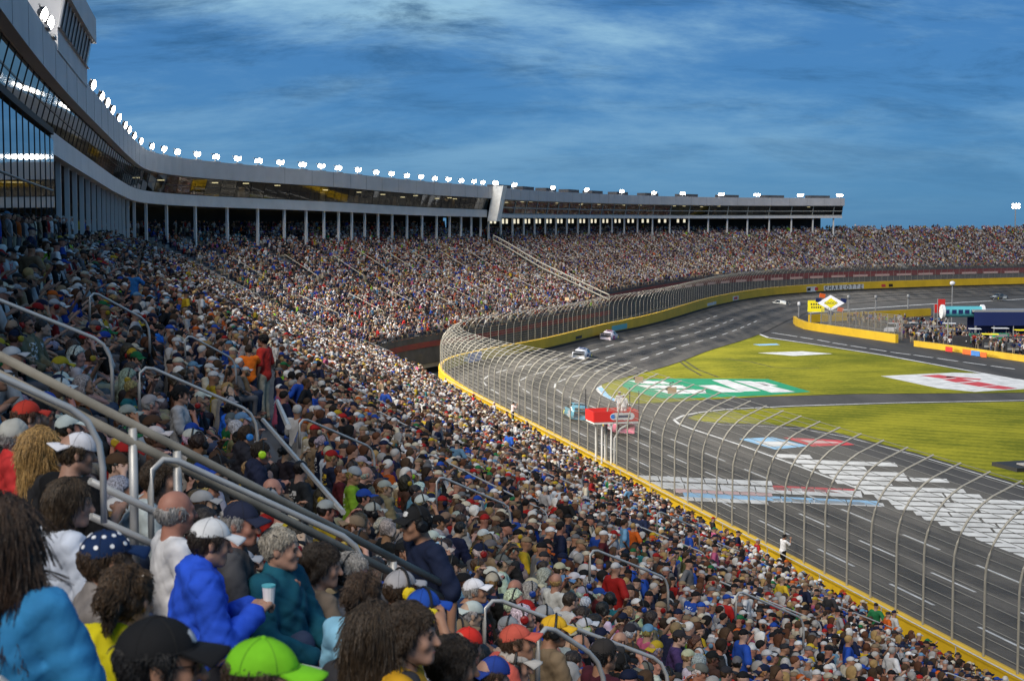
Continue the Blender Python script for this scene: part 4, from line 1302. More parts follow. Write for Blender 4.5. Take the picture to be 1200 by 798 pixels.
spots = [(1066, 393, 'pit_dark', 'below the yellow-topped crowd'), (1080, 399, 'pit_dark', 'by the gap in the pit wall'), (1096, 400, 'pit_dark', 'under the red banners'), (1112, 396, 'yellow_wall', 'left of the teal sign posts'),
         (1126, 409, 'pit_dark', 'below the teal sign'), (1142, 404, 'green_paint', 'beside the white marshal post'), (1160, 411, 'pit_dark', 'in front of the navy awning'), (1172, 408, 'green_paint', 'under the middle of the navy awning'),
         (1188, 414, 'pit_dark', 'under the right of the navy awning'), (1198, 405, 'red_sign', 'at the right edge of the pits')]
for i, (px, py, mm, where) in enumerate(spots):
    o = thing('pit_cart', tooln[mm] + ' pit cart ' + where, 'cart', sign_base(px, py), 'pit carts', prng.uniform(-.3, .3))
    w, d_, h_ = prng.uniform(1.6, 2.6), prng.uniform(1.2, 1.8), prng.uniform(1.2, 1.9)
    bd = MB().box((0, 0, .35 + h_ / 2), (w, d_, h_)).build('cabinet', mm, o)
    for k in range(3):
        MB().box((0, -d_ / 2 - .01, .5 + h_ * (k + .5) / 3.3), (w * .85, .03, h_ / 4.2)).build('drawer', prng.choice(['pole_grey', mm, 'chrome']), bd)
    MB().box((0, .1, .35 + h_ + .75), (w * 1.1, d_ * 1.1, .08)).build('canopy', prng.choice(['white_plastic', 'pit_dark', 'yellow_sign', 'pole_grey']), o)
    for x in (-w * .45, w * .45):
        MB().tube([(x, .3, .3), (x, .3, .35 + h_ + .75)], .04, 6).build('post', 'pole_grey', o)
        MB().cyl((x - .06, 0, .2), (x + .06, 0, .2), .2, 10).build('wheel', 'black_rubber', o)
for i, (px, w, h0, mm, nm) in enumerate([(1094, 1.6, 5.0, 'red_sign', 'red hoisted banner left of the teal roller sign'), (1098, 1.2, 5.9, 'red_sign', 'taller red hoisted banner left of the teal roller sign')]):
    o = thing('banner', nm, 'banner', sign_base(px, 396 + i))
    MB().tube([(0, 0, 0), (0, 0, h0 + .6)], .06, 6).build('pole', 'pole_grey', o)
    MB().box((w / 2, 0, h0 - .2), (w, .05, 1.4)).build('cloth', mm, o)
# parked service trucks behind the fence
for px, py, col, lab in ((1047, 391, (.62, .62, .64), 'white service truck behind the pit fence'), (1070, 390, (.6, .6, .56), 'cream service truck beside the pit crowd')):
    p = sign_base(px, py)
    o = thing('service_truck', lab, 'truck', p, 'service trucks in the pits', math.radians(150))
    MB().add([(-.95, -2.6, .5), (.95, -2.6, .5), (.95, 2.5, .5), (-.95, 2.5, .5), (-.95, -2.6, 1.1), (.95, -2.6, 1.1), (.9, 2.5, 1.0), (-.9, 2.5, 1.0), (-.85, -.6, 1.1), (.85, -.6, 1.1), (.85, 1.3, 1.08), (-.85, 1.3, 1.08), (-.75, -.4, 1.8), (.75, -.4, 1.8), (.75, .8, 1.8), (-.75, .8, 1.8)],
             [(0, 3, 2, 1), (0, 1, 5, 4), (1, 2, 6, 5), (2, 3, 7, 6), (3, 0, 4, 7), (4, 5, 9, 8), (8, 9, 13, 12), (5, 6, 10, 9), (7, 4, 8, 11), (6, 7, 11, 10), (9, 10, 14, 13), (11, 8, 12, 15), (10, 11, 15, 14), (12, 13, 14, 15)]).build('body', 'own_paint', o, color=col)
    link('windshield', to_mesh('windshield', [(-.8, 1.27, 1.16), (.8, 1.27, 1.16), (.72, .85, 1.74), (-.72, .85, 1.74)], [(0, 1, 2, 3)], ['dark_glass']), o)
    for sx in (-1, 1):
        for y in (-1.7, 1.6):
            MB().cyl((sx * .75, y, .4), (sx * .98, y, .4), .4, 14).build('wheel', 'black_rubber', o)
# dark covered drain at the edge of the near lawn
p = at_z(1196, 548, ZI + .05)
o = thing('drain_cover', 'black hollow with a pale slab in the lawn at the right edge', 'drain', tuple(p))
MB().box((0.3, 0, .12), (3.6, 3.2, .34), .3).build('pit_rim', 'black_rubber', o)
MB().box((.6, -.4, .36), (1.8, .9, .1), .3).build('slab', 'concrete', o)

# ------------------------------------------------------------------ people: signed-distance bodies turned into one continuous skin


def rotm(yaw=0, pitch=0, roll=0):
    return np.array(Euler((math.radians(pitch), math.radians(roll), math.radians(yaw)), 'XYZ').to_matrix())


class SDF:
    def __init__(self):
        self.p = []

    def cone(self, a, b, r0, r1, k=.03):
        a, b = np.array(a, float), np.array(b, float)
        r = max(r0, r1)
        self.p.append(('c', a, b, r0, r1, k, np.minimum(a, b) - r, np.maximum(a, b) + r))
        return self

    def ell(self, c, r, k=.03, R=None, sub=False):
        c, r = np.array(c, float), np.array(r, float)
        m = r.max()
        self.p.append(('s' if sub else 'e', c, r, R, None, k, c - m, c + m))
        return self

    def mesh(self, h, wr=0.0, cut=None, hairy=0.0):
        lo = np.min([q[6] for q in self.p], 0) - .06
        hi = np.max([q[7] for q in self.p], 0) + .06
        n = np.ceil((hi - lo) / h).astype(int) + 1
        D = np.full(n, .25, np.float32)
        ax = [lo[i] + h * np.arange(n[i]) for i in range(3)]
        for q in self.p:
            k = q[5]
            i0 = np.maximum(((q[6] - k - .05 - lo) / h).astype(int), 0)
            i1 = np.minimum(((q[7] + k + .05 - lo) / h).astype(int) + 2, n)
            X, Y, Z = np.meshgrid(*[ax[i][i0[i]:i1[i]].astype(np.float32) for i in range(3)], indexing='ij')
            sl = tuple(slice(i0[i], i1[i]) for i in range(3))
            if q[0] == 'c':
                a, b = q[1], q[2]
                ba = b - a
                L2 = max(float(ba @ ba), 1e-9)
                t = np.clip(((X - a[0]) * ba[0] + (Y - a[1]) * ba[1] + (Z - a[2]) * ba[2]) / L2, 0, 1)
                d = np.sqrt((X - a[0] - t * ba[0]) ** 2 + (Y - a[1] - t * ba[1]) ** 2 + (Z - a[2] - t * ba[2]) ** 2) - (q[3] + (q[4] - q[3]) * t)
            else:
                c, r, R = q[1], q[2], q[3]
                x, y, z = X - c[0], Y - c[1], Z - c[2]
                if R is not None:
                    x, y, z = x * R[0, 0] + y * R[1, 0] + z * R[2, 0], x * R[0, 1] + y * R[1, 1] + z * R[2, 1], x * R[0, 2] + y * R[1, 2] + z * R[2, 2]
                k0 = np.sqrt((x / r[0]) ** 2 + (y / r[1]) ** 2 + (z / r[2]) ** 2)
                k1 = np.sqrt((x / r[0] ** 2) ** 2 + (y / r[1] ** 2) ** 2 + (z / r[2] ** 2) ** 2) + 1e-6
                d = k0 * (k0 - 1) / k1
            A = D[sl]
            if q[0] == 's':
                hh = np.clip(.5 - .5 * (A + d) / k, 0, 1)
                D[sl] = A * (1 - hh) - d * hh + k * hh * (1 - hh)
            else:
                hh = np.clip(.5 + .5 * (A - d) / k, 0, 1)
                D[sl] = A * (1 - hh) + d * hh - k * hh * (1 - hh)
        if wr or hairy or cut is not None:
            X, Y, Z = np.meshgrid(*[a.astype(np.float32) for a in ax], indexing='ij')
            if hairy:
                jag = .006 * np.sin(70 * X + 9 * np.sin(40 * Z)) + .005 * np.sin(110 * Z + 60 * X + 40 * Y)
                D += hairy * (np.sin(95 * X + 5 * np.sin(22 * Z) + 30 * Y) + .8 * np.sin(60 * Y + 85 * X - 35 * Z + 3 * np.sin(31 * X)) + .9 * np.sin(45 * Z - 70 * Y + 40 * X))
                if cut is not None:
                    c0 = cut
                    cut = lambda X, Y, Z: c0(X, Y, Z) + jag
            if wr:
                D += wr * (np.sin(27 * Z + 12 * X + 4 * np.sin(17 * Y) + 3 * np.sin(13 * X)) + .8 * np.sin(41 * X - 29 * Z + 5 * np.sin(11 * Z)) + .7 * np.sin(35 * Y + 33 * Z + 3 * np.sin(19 * X)) + .5 * np.sin(70 * Z - 40 * X + 30 * Y))
                D += wr * 2.2 * ((1 - np.abs(np.sin(15 * Z + 8 * X + 2.5 * np.sin(11 * Y + 6 * X)))) ** 5 + (1 - np.abs(np.sin(12 * X - 17 * Z + 2 * np.sin(13 * Y)))) ** 6)
            if cut is not None:
                D = np.maximum(D, cut(X, Y, Z).astype(np.float32))
        return nets(D, lo, h)


def nets(D, lo, h):
    n = np.array(D.shape)
    D[0], D[-1], D[:, 0], D[:, -1], D[:, :, 0], D[:, :, -1] = (np.maximum(x, 1e-3) for x in (D[0], D[-1], D[:, 0], D[:, -1], D[:, :, 0], D[:, :, -1]))
    I = D < 0
    cs = [I[a:n[0] - 1 + a, b:n[1] - 1 + b, c:n[2] - 1 + c] for a in (0, 1) for b in (0, 1) for c in (0, 1)]
    sm = np.sum(cs, axis=0, dtype=np.int8)
    idx = np.argwhere((sm > 0) & (sm < 8))
    vid = np.full(n - 1, -1, np.int32)
    vid[tuple(idx.T)] = np.arange(len(idx))
    acc = np.zeros((len(idx), 3)); cnt = np.zeros(len(idx))
    cor = [np.array((a, b, c)) for a in (0, 1) for b in (0, 1) for c in (0, 1)]
    val = [D[tuple((idx + c).T)] for c in cor]
    for i in range(8):
        for j in range(i + 1, 8):
            if abs(cor[i] - cor[j]).sum() == 1:
                a, b = val[i], val[j]
                m = (a < 0) != (b < 0)
                t = np.where(m, a / np.where(m, a - b, 1), 0)
                acc += np.where(m[:, None], cor[i] + t[:, None] * (cor[j] - cor[i]), 0)
                cnt += m
    V = lo + h * (idx + acc / cnt[:, None])
    F = []
    for axis in range(3):
        o1, o2 = (axis + 1) % 3, (axis + 2) % 3
        s0 = [slice(None)] * 3; s1 = [slice(None)] * 3
        s0[axis] = slice(0, n[axis] - 1); s1[axis] = slice(1, n[axis])
        A, B = I[tuple(s0)], I[tuple(s1)]
        e = np.argwhere(A != B)
        e = e[(e[:, o1] > 0) & (e[:, o2] > 0)]
        e = e[(e[:, o1] < n[o1] - 1) & (e[:, o2] < n[o2] - 1)]
        if len(e) == 0: continue
        d1 = np.zeros(3, int); d1[o1] = 1
        d2 = np.zeros(3, int); d2[o2] = 1
        q = np.stack([vid[tuple((e - d1 - d2).T)], vid[tuple((e - d2).T)], vid[tuple(e.T)], vid[tuple((e - d1).T)]], 1)
        fl_ = ~A[tuple(e.T)]
        q[fl_] = q[fl_][:, ::-1]
        F.append(q)
    return V, np.vstack(F)


def head_prims(S, H, R, detail=True):
    P = lambda x, y, z: H + R @ np.array((x, y, z))
    S.ell(P(0, -.012, .022), (.077, .098, .09), .03, R)
    S.ell(P(0, .026, -.045), (.060, .072, .082), .035, R)
    S.ell(P(0, .080, -.104), (.026, .022, .022), .025, R)
    S.cone(P(-.055, .0, -.07), P(-.02, .07, -.105), .018, .018, .025)
    S.cone(P(.055, .0, -.07), P(.02, .07, -.105), .018, .018, .025)
    S.cone(P(-.03, .080, .016), P(.03, .080, .016), .014, .014, .02)
    S.ell(P(-.038, .068, -.034), (.026, .02, .024), .02, R)
    S.ell(P(.038, .068, -.034), (.026, .02, .024), .02, R)
    if detail:
        S.ell(P(-.031, .101, -.006), (.018, .016, .012), .014, R, sub=True)
        S.ell(P(.031, .101, -.006), (.018, .016, .012), .014, R, sub=True)
        S.cone(P(-.02, .093, -.070), P(.02, .093, -.070), .007, .007, .01)
        S.cone(P(-.016, .092, -.082), P(.016, .092, -.082), .008, .008, .01)
    S.cone(P(0, .095, .004), P(0, .116, -.036), .010, .016, .012)
    for sx in (-1, 1):
        S.ell(P(sx * .079, -.008, -.014), (.010, .021, .033), .008, R @ rotm(sx * 18))


def hand_prims(S, W, D, side, curl=.5, k=.008):
    """hand at wrist W pointing along D; palm, four unequal bent fingers and a thumb"""
    D = np.array(D, float); D /= np.linalg.norm(D)
    up = np.array((0, 0, 1.)) if abs(D[2]) < .9 else np.array((0, 1., 0))
    X = np.cross(D, up); X /= np.linalg.norm(X)
    N = np.cross(X, D)
    W = np.array(W, float)
    S.cone(W, W + D * .035, .026, .03, .015)
    S.cone(W + D * .03 - X * .022, W + D * .085 - X * .028, .019, .016, .012)
    S.cone(W + D * .03 + X * .022, W + D * .085 + X * .028, .019, .016, .012)
    for i, (off, L) in enumerate(((-.031, .062), (-.011, .074), (.010, .070), (.030, .054))):
        a = W + D * .088 + X * off
        m = a + (D * math.cos(curl) - N * math.sin(curl)) * L * .55
        e = m + (D * math.cos(curl * 2.1) - N * math.sin(curl * 2.1)) * L * .5
        S.cone(a, m, .0100, .0092, k); S.cone(m, e, .0092, .0078, k)
    sx = X * (-1 if side > 0 else 1)
    a = W + D * .025 + sx * .03
    m = a + (D * .7 + sx * .7) * .035
    e = m + (D * .95 + sx * .2 - N * .2) * .034
    S.cone(a, m, .014, .0115, k); S.cone(m, e, .0115, .009, k)


def make_person(h, sit=True, lean=0.0, yaw=0, pitch=0, roll=0, arms=('lap', 'lap'), jacket=False, sleeves=.55, hood=False, wide=1.0, detail=True, torso_yaw=0, collar=False, fingers=True):
    """returns numpy meshes for body, shirt and trousers plus the head frame; y is forward, floor at z=0"""
    hipz = .50 if sit else .92
    L = math.radians(lean)
    fw = lambda q: np.array((q[0], q[1] * math.cos(L) + q[2] * math.sin(L), -q[1] * math.sin(L) + q[2] * math.cos(L)))
    Ty = rotm(torso_yaw)
    T = lambda x, y, z: np.array((0, 0, hipz)) + Ty @ fw((x * wide, y, z))
    body, shirt, leg = SDF(), SDF(), SDF()
    g = .030 if jacket else .015
    sh = [T(-.185, -.005, .50), T(.185, -.005, .50)]
    tor = [(T(0, 0, .02), (.165 * wide, .125, .12)), (T(0, .012, .17), (.150 * wide, .118 + .05 * (wide - 1), .16)), (T(0, .005, .36), (.168 * wide, .115, .17))]
    RT = Ty @ rotm(0, -lean)
    for c, r in tor:
        body.ell(c, r, .06, RT)
        shirt.ell(c, np.array(r) + g + .004, .07, RT)
    body.cone(T(-.12, -.01, .485), T(.12, -.01, .485), .065, .065, .05)
    shirt.cone(T(-.13, -.012, .485), T(.13, -.012, .485), .068 + g, .068 + g, .05)
    nb = T(0, -.012, .53)
    Rh = Ty @ rotm(yaw, pitch, roll)
    H = T(0, .02, .70) + Rh @ np.array((0, .0, .005))
    body.cone(nb, H + Rh @ np.array((0, -.022, -.06)), .064, .054, .03)
    head_prims(body, H, Rh, detail)
    if collar or jacket:
        shirt.cone(nb + np.array((0, 0, -.02)), nb + np.array((0, .004, .045)), .085, .078, .03)
    if hood:
        for x in (-.075, 0, .075):
            shirt.ell(T(x, -.095 + abs(x) * .5, .545), (.065, .05, .05), .04)
        shirt.cone(T(-.10, -.03, .55), T(-.06, .06, .50), .034, .03, .03)
        shirt.cone(T(.10, -.03, .55), T(.06, .06, .50), .034, .03, .03)
    # arms
    ends = {}
    for i, side in enumerate((-1, 1)):
        a = sh[i]
        kind = arms[i]
        if kind == 'lap': el, wr = T(side * .27, .06, .22), (T(side * .12, .30, .12) if sit else T(side * .24, .1, .0))
        elif kind == 'down': el, wr = T(side * .26, -.03, .22), T(side * .27, .04, -.04)
        elif kind == 'knee': el, wr = T(side * .24, .22, .22), T(side * .08, .40, .20)
        elif kind == 'hold': el, wr = T(side * .25, .10, .20), T(side * .07, .30, .36)
        elif kind == 'ear': el, wr = T(side * .34, .12, .44), T(side * .14, .09, .66)
        elif kind == 'phone': el, wr = T(side * .26, .20, .36), T(side * .07, .34, .62)
        elif kind == 'up': el, wr = T(side * .32, .06, .66), T(side * .26, .14, .92)
        elif kind == 'hip': el, wr = T(side * .40, -.08, .26), T(side * .22, .04, .08)
        elif kind == 'cross': el, wr = T(side * .25, .12, .24), T(-side * .08, .22, .28)
        elif kind == 'rail': el, wr = T(side * .30, .12, .28), T(side * .30, .42, .22)
        body.cone(a, el, .052, .041, .03)
        body.cone(el, wr, .041, .028, .02)
        D = wr - el
        if fingers:
            hand_prims(body, wr, D, side, .55 if kind != 'hold' else .9)
        else:
            dn = D / np.linalg.norm(D)
            body.cone(wr, wr + dn * .075, .032, .036, .02); body.cone(wr + dn * .07, wr + dn * .15, .03, .018, .02)
        fl2 = sleeves
        shirt.cone(a, a + (el - a) * min(1, fl2 / .5 if fl2 < .5 else 1), .056 + g, (.048 + g + (.014 if not jacket else .006)), .04)
        if fl2 > .8:
            shirt.cone(el, el + (wr - el) * .93, .046 + g, .034 + g, .03)
        ends[side] = (wr, D / np.linalg.norm(D))
    # legs
    for side in (-1, 1):
        hp = np.array((side * .095, .02, hipz + .0))
        if sit:
            kn, an = np.array((side * .13, .46, .50)), np.array((side * .12, .44, .09))
        else:
            kn, an = np.array((side * .10, .03, .49)), np.array((side * .105, -.01, .09))
        body.cone(hp, kn, .085, .056, .04); body.cone(kn, an, .055, .038, .03)
        body.cone(an + np.array((0, -.03, -.045)), an + np.array((0, .15, -.06)), .04, .032, .03)
        leg.cone(hp, kn, .098, .074, .04); leg.cone(kn, an + np.array((0, 0, .02)), .07, .058, .03)
    leg.ell((0, 0, hipz + .01), (.18 * wide, .14, .12), .05)
    m = {'H': H, 'R': Rh, 'ends': ends}
    m['body'] = body.mesh(h)
    m['shirt'] = shirt.mesh(h * 1.25, wr=.0026 if not jacket else .0038)
    m['trousers'] = leg.mesh(max(h * 1.6, .016), wr=.002)
    return m


def head_shape(kind, h):
    """hair in the head's own frame"""
    S = SDF()
    if kind == 'cap':
        S.ell((0, -.010, .030), (.086, .108, .094), .02)
        return S.mesh(h, cut=lambda X, Y, Z: np.maximum(.030 - Z + Y * .10, -1))
    if kind == 'under':
        S.ell((0, -.016, .010), (.085, .104, .098), .03)
        return S.mesh(h, .0025, cut=lambda X, Y, Z: np.maximum.reduce([Z - .045, -.070 - Z + .006 * np.sin(90 * X), .9 * Y - .35 * Z - .026 + .006 * np.sin(130 * Z)]))
    if kind == 'beanie':
        S.ell((0, -.012, .030), (.094, .114, .108), .02)
        return S.mesh(h, wr=.0015, cut=lambda X, Y, Z: .012 - Z + Y * .12)
    wr = .0028
    S.ell((0, -.015, .024), (.083, .104, .097), .03)
    if kind == 'short':
        return S.mesh(h, cut=lambda X, Y, Z: np.minimum(np.maximum(.72 * Y - .62 * Z - .012, -.075 - Z), .25), hairy=wr)
    if kind == 'bald':
        wr = .0015; S.p = []; S.ell((0, -.016, .0), (.086, .104, .085), .03)
        return S.mesh(h, cut=lambda X, Y, Z: np.maximum.reduce([Y - .02 + .0 * Z, -.075 - Z, Z - .035 - .25 * Y]), hairy=wr)
    if kind == 'full':
        wr = .0020
        S.ell((0, -.018, .03), (.089, .109, .102), .03)
        S.cone((-.084, .005, .0), (-.080, -.03, -.06), .03, .03, .03); S.cone((.084, .005, .0), (.080, -.03, -.06), .03, .03, .03)
        return S.mesh(h, cut=lambda X, Y, Z: np.maximum(.74 * Y - .60 * Z - .014, -.10 - Z), hairy=wr)
    if kind == 'bob':
        wr = .0020
        S.ell((0, -.028, .0), (.100, .108, .122), .04)
        S.ell((0, -.042, -.09), (.100, .08, .08), .05)
        return S.mesh(h, cut=lambda X, Y, Z: np.maximum(np.minimum(.8 * Y - .5 * Z - .016, Y + .0), -.165 - Z), hairy=wr)
    if kind == 'long':
        wr = .0024
        S.ell((0, -.025, .02), (.100, .115, .115), .04)
        S.ell((0, -.07, -.10), (.112, .06, .15), .05)
        for i in range(9):
            a = -1 + 2 * i / 8
            S.cone((a * .095, -.035 - .05 * (1 - a * a), -.06), (a * .12 + .012 * math.sin(i * 3), -.05 - .05 * (1 - a * a), -.30 - .03 * math.sin(i * 5)), .03, .016, .02)
        S.cone((-.09, .01, .0), (-.10, .02, -.18), .03, .022, .03); S.cone((.09, .01, .0), (.10, .02, -.18), .03, .022, .03)
        return S.mesh(h, cut=lambda X, Y, Z: np.where(Z > -.08, .78 * Y - .52 * Z - .018, Y - .04), hairy=wr)
    if kind == 'bun':
        S.ell((0, -.13, .01), (.042, .04, .045), .02)
        S.cone((0, -.10, -.02), (0, -.13, -.08), .03, .015, .02)
        return S.mesh(h, cut=lambda X, Y, Z: np.maximum(.74 * Y - .60 * Z - .006, -.085 - Z), hairy=wr)


def brim_mesh():
    v, f = [], []
    n, m = 12, 5
    for lay in (0, 1):
        for i in range(n + 1):
            a = -1 + 2 * i / n
            ang = a * math.radians(58)
            bx, by = .085 * math.sin(ang), -.010 + .107 * math.cos(ang)
            ex, ey = .078 * a, .185 - .055 * a * a
            for j in range(m + 1):
                b = j / m
                v.append((bx + (ex - bx) * b, by + (ey - by) * b, .043 - .030 * a * a * b - .012 * b * b - .006 * lay))
    k = (n + 1) * (m + 1)
    for i in range(n):
        for j in range(m):
            a = i * (m + 1) + j
            f.append((a, a + m + 1, a + m + 2, a + 1)); f.append((k + a, k + a + 1, k + a + m + 2, k + a + m + 1))
    for i in range(n):
        a = i * (m + 1) + m
        f.append((a, a + m + 1, k + a + m + 1, k + a))
    return np.array(v), np.array(f)


def headset_arrays():
    cup = MB()
    for s in (1,):
        cup.tube([(s * .078, 0, -.012), (s * .092, 0, -.012), (s * .118, 0, -.012), (s * .128, 0, -.012)], [.036, .046, .044, .026], 12)
    band = MB().tube([(.108 * math.sin(a), -.004, .0 + .134 * math.cos(a)) for a in np.linspace(-1.45, 1.45, 15)], .0095, 6)
    return cup, band


def mesh_from(name, arr, mat):
    return to_mesh(name, arr[0], arr[1].astype(np.int32), [mat], True)


HAIR_H = .008
HAIR = {k: head_shape(k, HAIR_H) for k in ('cap', 'under', 'beanie', 'short', 'bald', 'full', 'bob', 'long', 'bun')}
HAIRM = {k: mesh_from({'cap': 'cap', 'beanie': 'beanie'}.get(k, 'hair'), v, 'own_fabric' if k in ('cap', 'beanie') else 'own_hair') for k, v in HAIR.items()}


def strands(kind, n, L, wdt, messy, seed, down):
    """thin locks laid over the hair shape"""
    r = np.random.default_rng(seed)
    V0, F0 = HAIR[kind]
    fn = np.cross(V0[F0[:, 1]] - V0[F0[:, 0]], V0[F0[:, 2]] - V0[F0[:, 0]])
    c = V0[F0].mean(1)
    fn /= np.linalg.norm(fn, axis=1)[:, None] + 1e-12
    out = np.einsum('ij,ij->i', fn, c - np.array((0, -.015, -.02))) < 0
    fn[out] *= -1
    ok = np.where(np.linalg.norm(c / np.array((.085, .105, .1)), axis=1) > .8)[0]
    pick = r.choice(ok, n)
    vs, fs = [], []
    crown = np.array((0, -.03, .12))
    for i in pick:
        p, nr = c[i].copy(), fn[i]
        g = (p - crown) * 3 + np.array((0, -.10, -down)) + r.normal(0, messy, 3)
        t = g - nr * (g @ nr); t /= np.linalg.norm(t) + 1e-9
        side = np.cross(t, nr)
        ln = L * r.uniform(.6, 1.3); wv = r.uniform(-1, 1) * .25
        m = 5
        o = len(vs)
        for k in range(m + 1):
            f = k / m
            q = p + nr * (.002 + .004 * math.sin(f * 2.8) + messy * .012 * f) + t * ln * (f - .25) + side * wv * ln * f * f + np.array((0, 0, -down * .02 * f * f))
            hw = wdt * (1 - .75 * f * f)
            vs += [q - side * hw - nr * .0012, q + nr * .0014, q + side * hw - nr * .0012]
            if k:
                a = o + 3 * (k - 1)
                fs += [(a, a + 1, a + 4, a + 3), (a + 1, a + 2, a + 5, a + 4)]
    return np.array(vs), np.array(fs)


STRM = {}
for kind, n, L, wdt, messy, down in (('short', 1500, .034, .0014, .16, .15), ('full', 2400, .045, .0015, .18, .30), ('bob', 2400, .075, .0015, .07, .9), ('long', 3200, .12, .0017, .05, 1.6), ('bun', 1800, .05, .0014, .08, .0), ('under', 500, .03, .002, .2, .3), ('bald', 500, .03, .0018, .2, .2)):
    STRM[kind] = mesh_from('locks', strands(kind, n, L, wdt, messy, len(kind) * 7, down), 'own_hair')
BRIM = brim_mesh()
BRIMM = mesh_from('brim', BRIM, 'own_fabric')
_cup, _band = headset_arrays()
CUPM = bpy.data.meshes.new('ear_cup'); CUPM.from_pydata(_cup.v, [], _cup.f); CUPM.materials.append(MATS['own_smooth'])
BANDM = bpy.data.meshes.new('headset_band'); BANDM.from_pydata(_band.v, [], _band.f); BANDM.materials.append(MATS['own_smooth'])
_em = MB().tube([(0, -.006, 0), (0, 0, 0), (0, .005, 0)], [.008, .0115, .006], 10)
EYEM = bpy.data.meshes.new('eye'); EYEM.from_pydata(_em.v, [], _em.f); EYEM.materials.append(MATS['eye_dark'])
GLM = MB().tube([(-.055, .086, -.004), (-.012, .106, -.006)], [.017, .017], 8).tube([(.055, .086, -.004), (.012, .106, -.006)], [.017, .017], 8)
SGM = MB()
for s in (-1, 1):
    SGM.add([(s * .006, .112, .012), (s * .058, .092, .012), (s * .056, .09, -.020), (s * .012, .108, -.022), (s * .006, .108, .012), (s * .058, .088, .012), (s * .056, .086, -.020), (s * .012, .104, -.022)],
            [(0, 1, 2, 3), (7, 6, 5, 4), (0, 4, 5, 1), (1, 5, 6, 2), (2, 6, 7, 3), (3, 7, 4, 0)])
    SGM.tube([(s * .058, .09, .006), (s * .082, .0, .006)], .003, 4)
SGLM = bpy.data.meshes.new('sunglasses'); SGLM.from_pydata(SGM.v, [], SGM.f); SGLM.materials.append(MATS['lens_dark'])

_bm = MB().tube([(.014, .0965, .014), (.030, .0955, .020), (.046, .086, .016)], [.0035, .0045, .0025], 6)
BROWM = bpy.data.meshes.new('eyebrow'); BROWM.from_pydata(_bm.v, [], _bm.f); BROWM.materials.append(MATS['own_hair'])
_lm = MB().tube([(-.024, .090, -.074), (-.010, .099, -.073), (.010, .099, -.073), (.024, .090, -.074)], [.002, .0055, .0055, .002], 6).tube([(-.020, .091, -.080), (0, .098, -.083), (.020, .091, -.080)], [.003, .006, .003], 6)
LIPM = bpy.data.meshes.new('lips'); LIPM.from_pydata(_lm.v, [], _lm.f); LIPM.materials.append(MATS['own_skin'])
_sm = MB()
for k in range(6):
    an = math.pi / 6 + k * math.pi / 3
    _sm.tube([(.0868 * math.cos(e) * math.cos(an), -.010 + .1088 * math.cos(e) * math.sin(an), .030 + .0948 * math.sin(e)) for e in np.linspace(.05, 1.5, 8)], .0016, 4)
_sm.tube([(.0872 * math.cos(a), -.010 + .1092 * math.sin(a), .036 + .0107 * math.sin(a)) for a in np.linspace(0, 2 * math.pi, 25)], .002, 4)
SEAMM = bpy.data.meshes.new('seam'); SEAMM.from_pydata(_sm.v, [], _sm.f); SEAMM.materials.append(MATS['own_fabric'])
_sm = MB().tube([(0, -.01, .122), (0, -.01, .127), (0, -.01, .130)], [.010, .009, .003], 10)
BUTTM = bpy.data.meshes.new('button'); BUTTM.from_pydata(_sm.v, [], _sm.f); BUTTM.materials.append(MATS['own_fabric'])
_ev, _ef = [], []
for i in range(9):
    for j in range(5):
        an, e = math.radians(90) + math.radians(-24 + 6 * i), .26 + .10 * j
        k = 1.012 if (abs(i - 4) / 4.4) ** 2 + (abs(j - 2) / 2.4) ** 2 < 1.05 else .985
        _ev.append((.086 * k * math.cos(e) * math.cos(an), -.010 + .108 * k * math.cos(e) * math.sin(an), .030 + .094 * k * math.sin(e)))
for i in range(8):
    for j in range(4): _ef.append((i * 5 + j, i * 5 + j + 1, i * 5 + j + 6, i * 5 + j + 5))
EMBM = to_mesh('emblem', _ev, _ef, ['own_fabric'], True)

SKIN = {'fair': (.55, .31, .22), 'tan': (.46, .24, .15), 'red': (.52, .24, .17), 'dark': (.16, .08, .05), 'pale': (.60, .38, .29)}
COLS = {'black': (.012, .012, .014), 'charcoal': (.04, .04, .045), 'navy': (.012, .02, .065), 'white': (.66, .66, .67), 'light grey': (.40, .40, .42), 'grey': (.20, .20, .21), 'red': (.50, .02, .018),
        'maroon': (.13, .012, .018), 'royal blue': (.02, .09, .50), 'sky blue': (.20, .42, .66), 'teal': (.02, .22, .25), 'green': (.02, .20, .07), 'olive': (.11, .11, .04), 'lime': (.32, .62, .04),
        'yellow': (.72, .50, .03), 'orange': (.72, .14, .015), 'tan': (.36, .26, .16), 'brown': (.10, .055, .03), 'pink': (.66, .14, .28), 'purple': (.12, .05, .25), 'cream': (.58, .52, .40)}
for _k in COLS: COLS[_k] = tuple(x * (.68 if _k in ('white', 'cream', 'light grey') else .50) for x in COLS[_k])
for _k in SKIN: SKIN[_k] = tuple(x * .66 for x in SKIN[_k])
HAIRC = {'dark brown': (.022, .014, .009), 'black': (.008, .007, .007), 'brown': (.050, .029, .016), 'auburn': (.07, .028, .014), 'blond': (.26, .17, .07), 'grey': (.28, .27, .26), 'silver': (.48, .47, .45)}


def place_head_item(me, parent, m, col=None, extra=None, name=None):
    o = link(name or me.name.split('.')[0], me, parent, color=col)
    M = Matrix.Translation(Vector(m['H'])) @ Matrix(m['R'].tolist()).to_4x4()
    o.matrix_local = M @ extra if extra is not None else M
    return o


